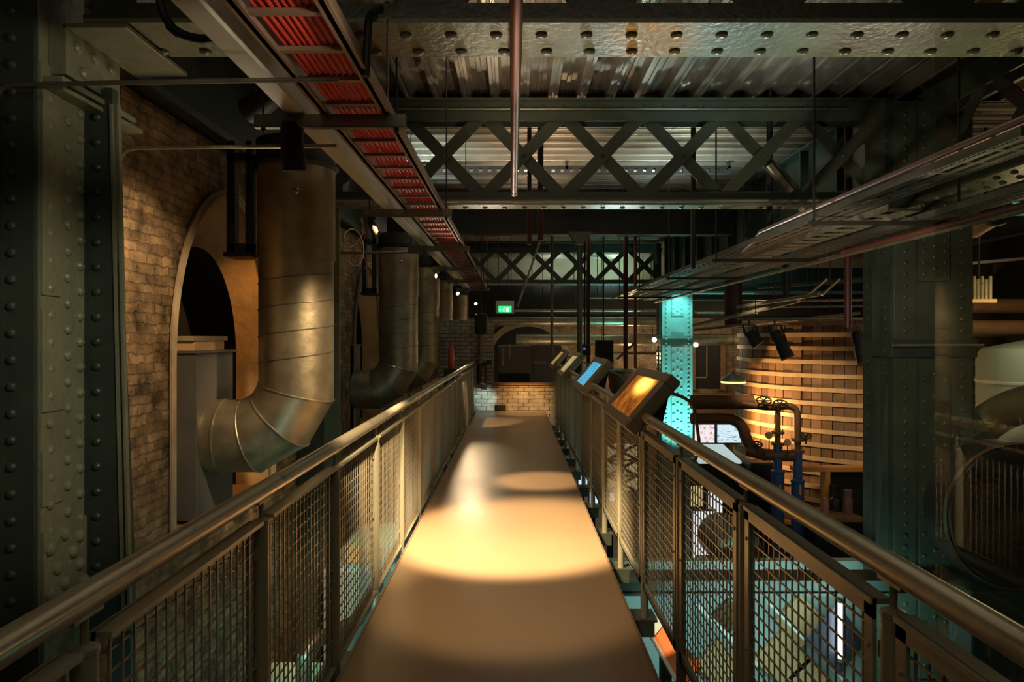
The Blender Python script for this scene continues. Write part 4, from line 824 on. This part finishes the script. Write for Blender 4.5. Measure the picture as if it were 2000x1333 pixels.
for (x0,x1,mm,lb) in ((1357,1395,SCA,'left wall screen showing a pinkish picture, below brown pipes'),(1401,1447,SCB,'right wall screen showing a pale blue drawing, below brown pipes')):
    a = P(x0,830,17.4); b = P(x1,865,17.4); t = thing('display_screen', lb, 'screen', tuple((a+b)/2), 'pair of screens below the brown pipes'); MB().box(a.x,b.x,17.38,17.4,b.z,a.z).build('picture', mm, t); MB().box(a.x-0.03,b.x+0.03,17.4,17.46,b.z-0.03,a.z+0.03).build('bezel', BLACK, t, bevel=0.006); MB().box((a.x+b.x)/2-0.03,(a.x+b.x)/2+0.03,17.46,17.52,GZ,a.z).build('stand', DARK, t)
# timber cladding at foot of the far wall
tag(MB().box(6.9,9.3,27.2,27.6,GZ,-0.6).build('timber_bulkhead', TIMB, None, bevel=0.02), 'brown timber bulkhead below the dark door on far wall', 'bulkhead')

# ================================================================== RIGHT EDGE: glass pane, pale tank, dark drum
GLASS = bpy.data.materials.new('clear_glass'); GLASS.use_nodes = True; nt = GLASS.node_tree; nt.nodes.clear()
o = nt.nodes.new('ShaderNodeOutputMaterial'); tr = nt.nodes.new('ShaderNodeBsdfTransparent'); tr.inputs[0].default_value = (0.90,0.92,0.86,1); gs = nt.nodes.new('ShaderNodeBsdfGlossy'); gs.inputs['Roughness'].default_value = 0.015; fr = nt.nodes.new('ShaderNodeFresnel'); fr.inputs[0].default_value = 1.55; mx = nt.nodes.new('ShaderNodeMixShader')
ge = nt.nodes.new('ShaderNodeNewGeometry'); sb = nt.nodes.new('ShaderNodeMath'); sb.operation = 'SUBTRACT'; sb.inputs[0].default_value = 1; nt.links.new(ge.outputs['Backfacing'], sb.inputs[1]); ml = nt.nodes.new('ShaderNodeMath'); ml.operation = 'MULTIPLY'; nt.links.new(sb.outputs[0], ml.inputs[0]); nt.links.new(fr.outputs[0], ml.inputs[1]); nt.links.new(ml.outputs[0], mx.inputs[0]); nt.links.new(tr.outputs[0], mx.inputs[1]); nt.links.new(gs.outputs[0], mx.inputs[2]); nt.links.new(mx.outputs[0], o.inputs[0])
tag(MB().box(0.995,1.005,-0.9,1.615,0.25,3.25).build('glass_pane', GLASS), 'tall clear glass pane standing outside the right railing, at the picture edge', 'glass pane')
t = thing('storage_tank', 'pale blue tank standing far right beyond the glass', 'tank', (9.95,12.5,GZ)); MB().lathe([(1.25,0),(1.25,5.1),(1.15,5.25),(0.5,5.4)],(9.95,12.5,GZ),48).build('shell', PALEB, t, smooth=True); m = MB()
for z in (0.6,2.0,3.4,4.6): m.lathe([(1.25,z),(1.265,z+0.01),(1.265,z+0.05),(1.25,z+0.06)],(9.95,12.5,GZ),48,caps=False)
m.build('band', WHITE, t)
t = thing('copper_drum', 'dark round drum end seen low through the glass at right', 'drum', (5.2,7.1,-0.9)); c = P(1990,1010,7.0)
MB().lathe([(0.70,7.0),(0.74,7.04),(0.74,7.4)],(c.x,0,c.z),56,'y').build('shell', DARK, t, smooth=True); MB().lathe([(0.742,7.0),(0.765,7.02),(0.742,7.06)],(c.x,0,c.z),56,'y',caps=False).build('rim', RUST, t, smooth=True)
tag(MB().box(4.7,5.7,7.0,7.4,GZ,c.z-0.77).build('drum_plinth', GREEN, None, bevel=0.02), 'green plinth under the dark drum', 'plinth')
tag(MB().tube(fillet([P(1900,850,9.5),P(1935,815,9.5),P(2010,785,9.0),P(2150,760,8.5)],0.3),0.24,20).build('bell_pipe', mat('olive_pipe',(0.20,0.17,0.09),0.45,0.3),None,smooth=True), 'fat olive pipe rising to the right edge behind the column', 'pipe')
t = thing('hook_lever', 'small bright yellow lever beside olive pipe at right', 'lever', tuple(P(1920,832,9.0))); MB().tube(fillet([P(1908,826,9.0),P(1940,828,9.0),P(1948,820,9.0)],0.03),0.015,8).build('arm', mat('brass',(0.7,0.45,0.1),0.3,0.6), t, smooth=True); MB().tube([P(1906,834,9.0),P(1938,833,9.0)],0.015,8).build('bar', MATS['brass'], t, smooth=True)
t = thing('floodlight', 'pale cylindrical floodlight hanging at far upper right', 'lamp', tuple(P(1920,430,9.5))); MB().tube([P(1898,445,10),P(1945,415,9.2)],0.16,20).build('housing', BEIGE, t, smooth=True); MB().tube([P(1944,416,9.2),P(1950,412,9.1)],0.19,20).build('rim', BLACK, t, smooth=True); MB().tube([P(1925,420,9.6),P(1925,250,9.6)],0.025,8).build('bracket', DARK, t)
t = thing('lamp_cluster', 'cluster of hanging metal tubes right of the right column', 'lamp', tuple(P(1920,580,12)))
for k in range(5): MB().tube([P(1902+k*8,540+k%2*6,12),P(1902+k*8,588,12)],0.03,8).build('tube', GALV if k%2 else RAILT, t, smooth=True)
MB().tube([P(1912,545,12),Vector((P(1912,545,12).x,12,CZ+0.12))],0.015,8).build('hanger', DARK, t); MB().beam(P(1895,588,12),P(1945,588,12),0.06,0.06).build('bar', BEIGE, t)
for k,(py,mm,lb) in enumerate(((515,PINKP,'slanting pale pipe right of the right column, uppermost'),(598,RUST,'brown beam right of the right column'),(640,TIMB,'dark timber rail right of the right column'))):
    tag(MB().tube([P(1893,py,13),P(2200,py-(28 if k==0 else 0),13)],0.03 if k==0 else 0.14,12).build('far_pipe', mm, None, smooth=True), lb, 'pipe')
rod(P(1745,675,8.45), P(1921,675,8.45), 0.02, GALV, 'thin pale horizontal conduit across the right column', 'conduit_pipe', 'conduit')

# ================================================================== LOWER HALL
t = thing('lower_girder', 'dark horizontal girder seen through the right railing mesh', 'girder', (3,8.4,-1.4)); a = P(0,1137,8.3).z; b = P(0,1157,8.3).z
MB().box(0.8,6,8.3,8.6,b,a).build('web', GREEND, t); MB().box(0.8,6,8.25,8.65,a,a+0.03).box(0.8,6,8.25,8.65,b-0.03,b).build('flange', GREEND, t)
tag(MB().box(0.9,6.2,9.6,9.75,GZ,-1.5).build('exhibit_wall', PALEB), 'pale teal lit exhibit wall under dark lower girder', 'exhibit wall')
def rhomb(px,py,w,h,mtl,label,Y=9.5):
    p = P(px,py,Y); tag(MB().prism([(p.x-w,p.z),(p.x,p.z-h),(p.x+w,p.z),(p.x,p.z+h)],'y',Y,Y+0.08).build('diamond_panel',mtl,None,bevel=0.01),label,'panel','diamond panels on the exhibit wall')
rhomb(1565,1215,0.36,0.38,BEIGE,'upper beige diamond panel on the teal exhibit wall'); rhomb(1530,1290,0.42,0.40,BEIGE,'middle beige diamond panel on the teal exhibit wall'); rhomb(1425,1205,0.24,0.24,RUST,'small brown diamond panel at left of exhibit wall'); rhomb(1405,1300,0.34,0.36,BEIGE,'beige diamond panel at lower left of exhibit wall'); rhomb(1580,1325,0.3,0.3,BEIGE,'lowest beige diamond panel on the exhibit wall')
for (x0,y0,x1,y1,lb) in ((1360,1180,1480,1300,'left slanting white rail in front of exhibit wall'),(1500,1175,1650,1330,'right slanting white rail in front of exhibit wall')):
    tag(MB().beam(P(x0,y0,9.2),P(x1,y1,9.2),0.04,0.05).build('slanting_rail',WHITE,None),lb,'rail','slanting white rails')
p0 = P(1641,1178,8.9); p1 = P(1641,1286,8.9); t = thing('light_tube', 'upright glowing white light tube in the lower hall', 'lamp', tuple(p1)); MB().tube([p1,p0],0.028,12).build('tube', glow('tube_white',(0.75,0.85,1.0),4.0), t, smooth=True); MB().tube([p0,p0+Vector((0,0,0.05))],0.035,10).build('end_cap', GALVD, t); MB().tube([p1,p1-Vector((0,0,0.05))],0.035,10).build('end_cap', GALVD, t)
a = P(1575,1245,9.0); tag(MB().add([P(1570,1255,9.0),P(1636,1180,9.0),P(1640,1320,9.0),P(1700,1260,9.4)+Vector((0,0.1,0))],[(0,1,2),(0,3,1),(1,3,2),(0,2,3)]).build('dark_pyramid',mat('slate',(0.05,0.06,0.08),0.35),None), 'dark faceted pyramid beside the white light tube', 'sculpture')
t = thing('display_board', 'orange board with white edge leaning below the walkway right side', 'board', tuple(P(1290,1270,6.4)))
q = [P(1268,1235,6.6),P(1292,1205,6.6),P(1370,1300,6.2),P(1330,1345,6.2)]; n = Vector((0,0.03,-0.05))
MB().add([tuple(x) for x in q]+[tuple(x+n) for x in q],[(0,1,2,3),(7,6,5,4),(0,4,5,1),(1,5,6,2),(2,6,7,3),(3,7,4,0)]).build('face', ORANGE, t); MB().beam(q[0],q[3],0.02,0.03).beam(q[0],q[1],0.02,0.03).build('edge', WHITE, t); w0 = q[1]; w1 = q[0]+(q[1]-q[0])*0.0; MB().add([tuple(x+Vector((0,-0.01,0.012))) for x in (q[0],q[1],q[1]+(q[2]-q[1])*0.12,q[0]+(q[3]-q[0])*0.12)]+[tuple(x+Vector((0,-0.005,0.002))) for x in (q[0],q[1],q[1]+(q[2]-q[1])*0.12,q[0]+(q[3]-q[0])*0.12)],[(0,1,2,3),(7,6,5,4),(0,4,5,1),(1,5,6,2),(2,6,7,3),(3,7,4,0)]).build('band', PALEB, t); MB().box(q[2].x-0.3,q[2].x-0.2,6.5,6.6,GZ,q[2].z+0.1).build('leg', DARK, t)
# lit panels and machine beyond
def lit_panel(x0,y0,x1,y1,Y,mm,label,group=None):
    a = P(x0,y0,Y); b = P(x1,y1,Y); t = thing('lit_panel', label, 'screen', tuple((a+b)/2), group); MB().box(a.x,b.x,Y,Y+0.02,b.z,a.z).build('face', mm, t); MB().box(a.x-0.03,b.x+0.03,Y+0.02,Y+0.06,b.z-0.03,a.z+0.03).build('bezel', DARK, t); MB().box((a.x+b.x)/2-0.04,(a.x+b.x)/2+0.04,Y+0.06,Y+0.1,GZ,a.z).build('stand', DARK, t)
WS = glow('white_screen',(0.85,0.92,0.95),0.5); BS = glow('blue_white_screen',(0.55,0.75,0.95),0.6); YS = pic('window_glow',[(0.3,(0.45,0.32,0.12)),(0.6,(0.85,0.7,0.36))],(1,1,1),0.4)
lit_panel(1352,1000,1395,1132,11.5,WS,'bright white panel in lower hall, seen through mesh'); lit_panel(1350,950,1372,990,13.0,YS,'small yellow lit panel above the bright white panel'); lit_panel(1384,960,1412,1005,13.0,WS,'small pale lit panel right of the yellow one')
lit_panel(1130,930,1147,962,17.0,BS,'small bluish screen below deck edge at right, left of two','bluish screens below the deck edge'); lit_panel(1152,962,1168,985,16.0,BS,'small bluish screen below deck edge at right, lower of two','bluish screens below the deck edge')
lit_panel(1190,925,1200,980,15.0,WS,'narrow white panel behind right railing posts'); 
t = thing('lattice_window', 'yellow lit lattice panel below nearest screen, behind railing', 'window', tuple(P(1222,960,12))); a = P(1186,868,12); b = P(1244,960,12); MB().box(a.x,b.x,12,12.02,b.z,a.z).build('glow', YS, t); m = MB()
for k in range(3):
    z0 = b.z+(a.z-b.z)*k/3; z1 = b.z+(a.z-b.z)*(k+1)/3; m.beam((a.x,11.98,z0),(b.x,11.98,z1),0.02,0.05).beam((a.x,11.96,z1),(b.x,11.96,z0),0.02,0.05)
    m.box(a.x,b.x,11.95,11.97,z0-0.02,z0+0.02)
m.build('lattice', GREEND, t); MB().box(a.x,a.x+0.05,12.02,12.07,GZ,a.z).box(b.x-0.05,b.x,12.02,12.07,GZ,a.z).build('stand', DARK, t)
t = thing('mash_machine', 'grey drum machine in lower hall right of the white panel', 'machine', tuple(P(1430,1135,10.5))); c = P(1432,1070,10.5); MB().lathe([(0.30,10.2),(0.36,10.25),(0.36,11.2),(0.30,11.25)],(c.x,0,c.z),32,'y').build('drum', GALVD, t, smooth=True); MB().box(c.x-0.4,c.x+0.4,10.2,11.2,GZ,c.z-0.33).build('base', DARK, t, bevel=0.02); MB().tube([(c.x-0.1,10.18,c.z),(c.x-0.1,10.05,c.z)],0.05,12).build('spout', GALV, t, smooth=True)
# left of the deck: pale riveted support seen in the gap, and a machine below
t = thing('riveted_column', 'pale teal lit riveted support seen in gap under the left railing', 'column', (-1.05,4.3,GZ), 'riveted steel columns'); m = MB().box(-1.20,-0.90,4.1,4.5,GZ,-0.42)
for z in [-0.5-0.1*k for k in range(20)]: m.rivet((-1.0,4.1,z),(0,-1,0),0.022); m.rivet((-1.13,4.1,z-0.05),(0,-1,0),0.022)
m.build('shaft', PALEB, t); MB().box(-0.99,-0.92,4.07,4.1,GZ,-0.5).build('angle', PALEB, t)
t = thing('floor_machine', 'pale cased machine on the lower floor, left of walkway', 'machine', (-1.8,5.5,GZ)); MB().box(-2.3,-1.35,4.9,6.3,GZ,-1.4).build('case', PALEB, t, bevel=0.04); MB().box(-2.1,-1.5,5.2,5.9,-1.4,-1.15).build('lid', BEIGE, t, bevel=0.03); MB().tube(fillet([(-1.6,5.2,-1.4),(-1.6,5.2,-0.7),(-1.3,5.6,-0.7),(-1.3,6.5,-0.7)],0.15),0.06,12).build('pipe', GALV, t, smooth=True)
t = thing('floor_machine', 'second pale cased machine further along, left below the walkway', 'machine', (-1.8,8.5,GZ)); MB().box(-2.2,-1.2,7.8,9.4,GZ,-1.0).build('case', PALEB, t, bevel=0.04); MB().box(-2.0,-1.4,8.0,9.0,-1.0,-0.8).build('lid', BEIGE, t, bevel=0.02)
tag(MB().lathe([(0.001,0),(0.05,0.0),(0.06,0.02),(0.06,0.36),(0.03,0.42),(0.02,0.48)],(-1.22,13.2,1.05),16).build('fire_extinguisher',REDP,None,smooth=True), 'small red cylinder beyond the far left railing', 'fire extinguisher')
tag(MB().box(-1.35,-1.1,13.1,13.3,GZ,1.05).build('extinguisher_stand',DARK,None), 'dark post beneath the small red cylinder', 'post')
for o in bpy.data.objects:
    if '_org' in o: del o['_org']
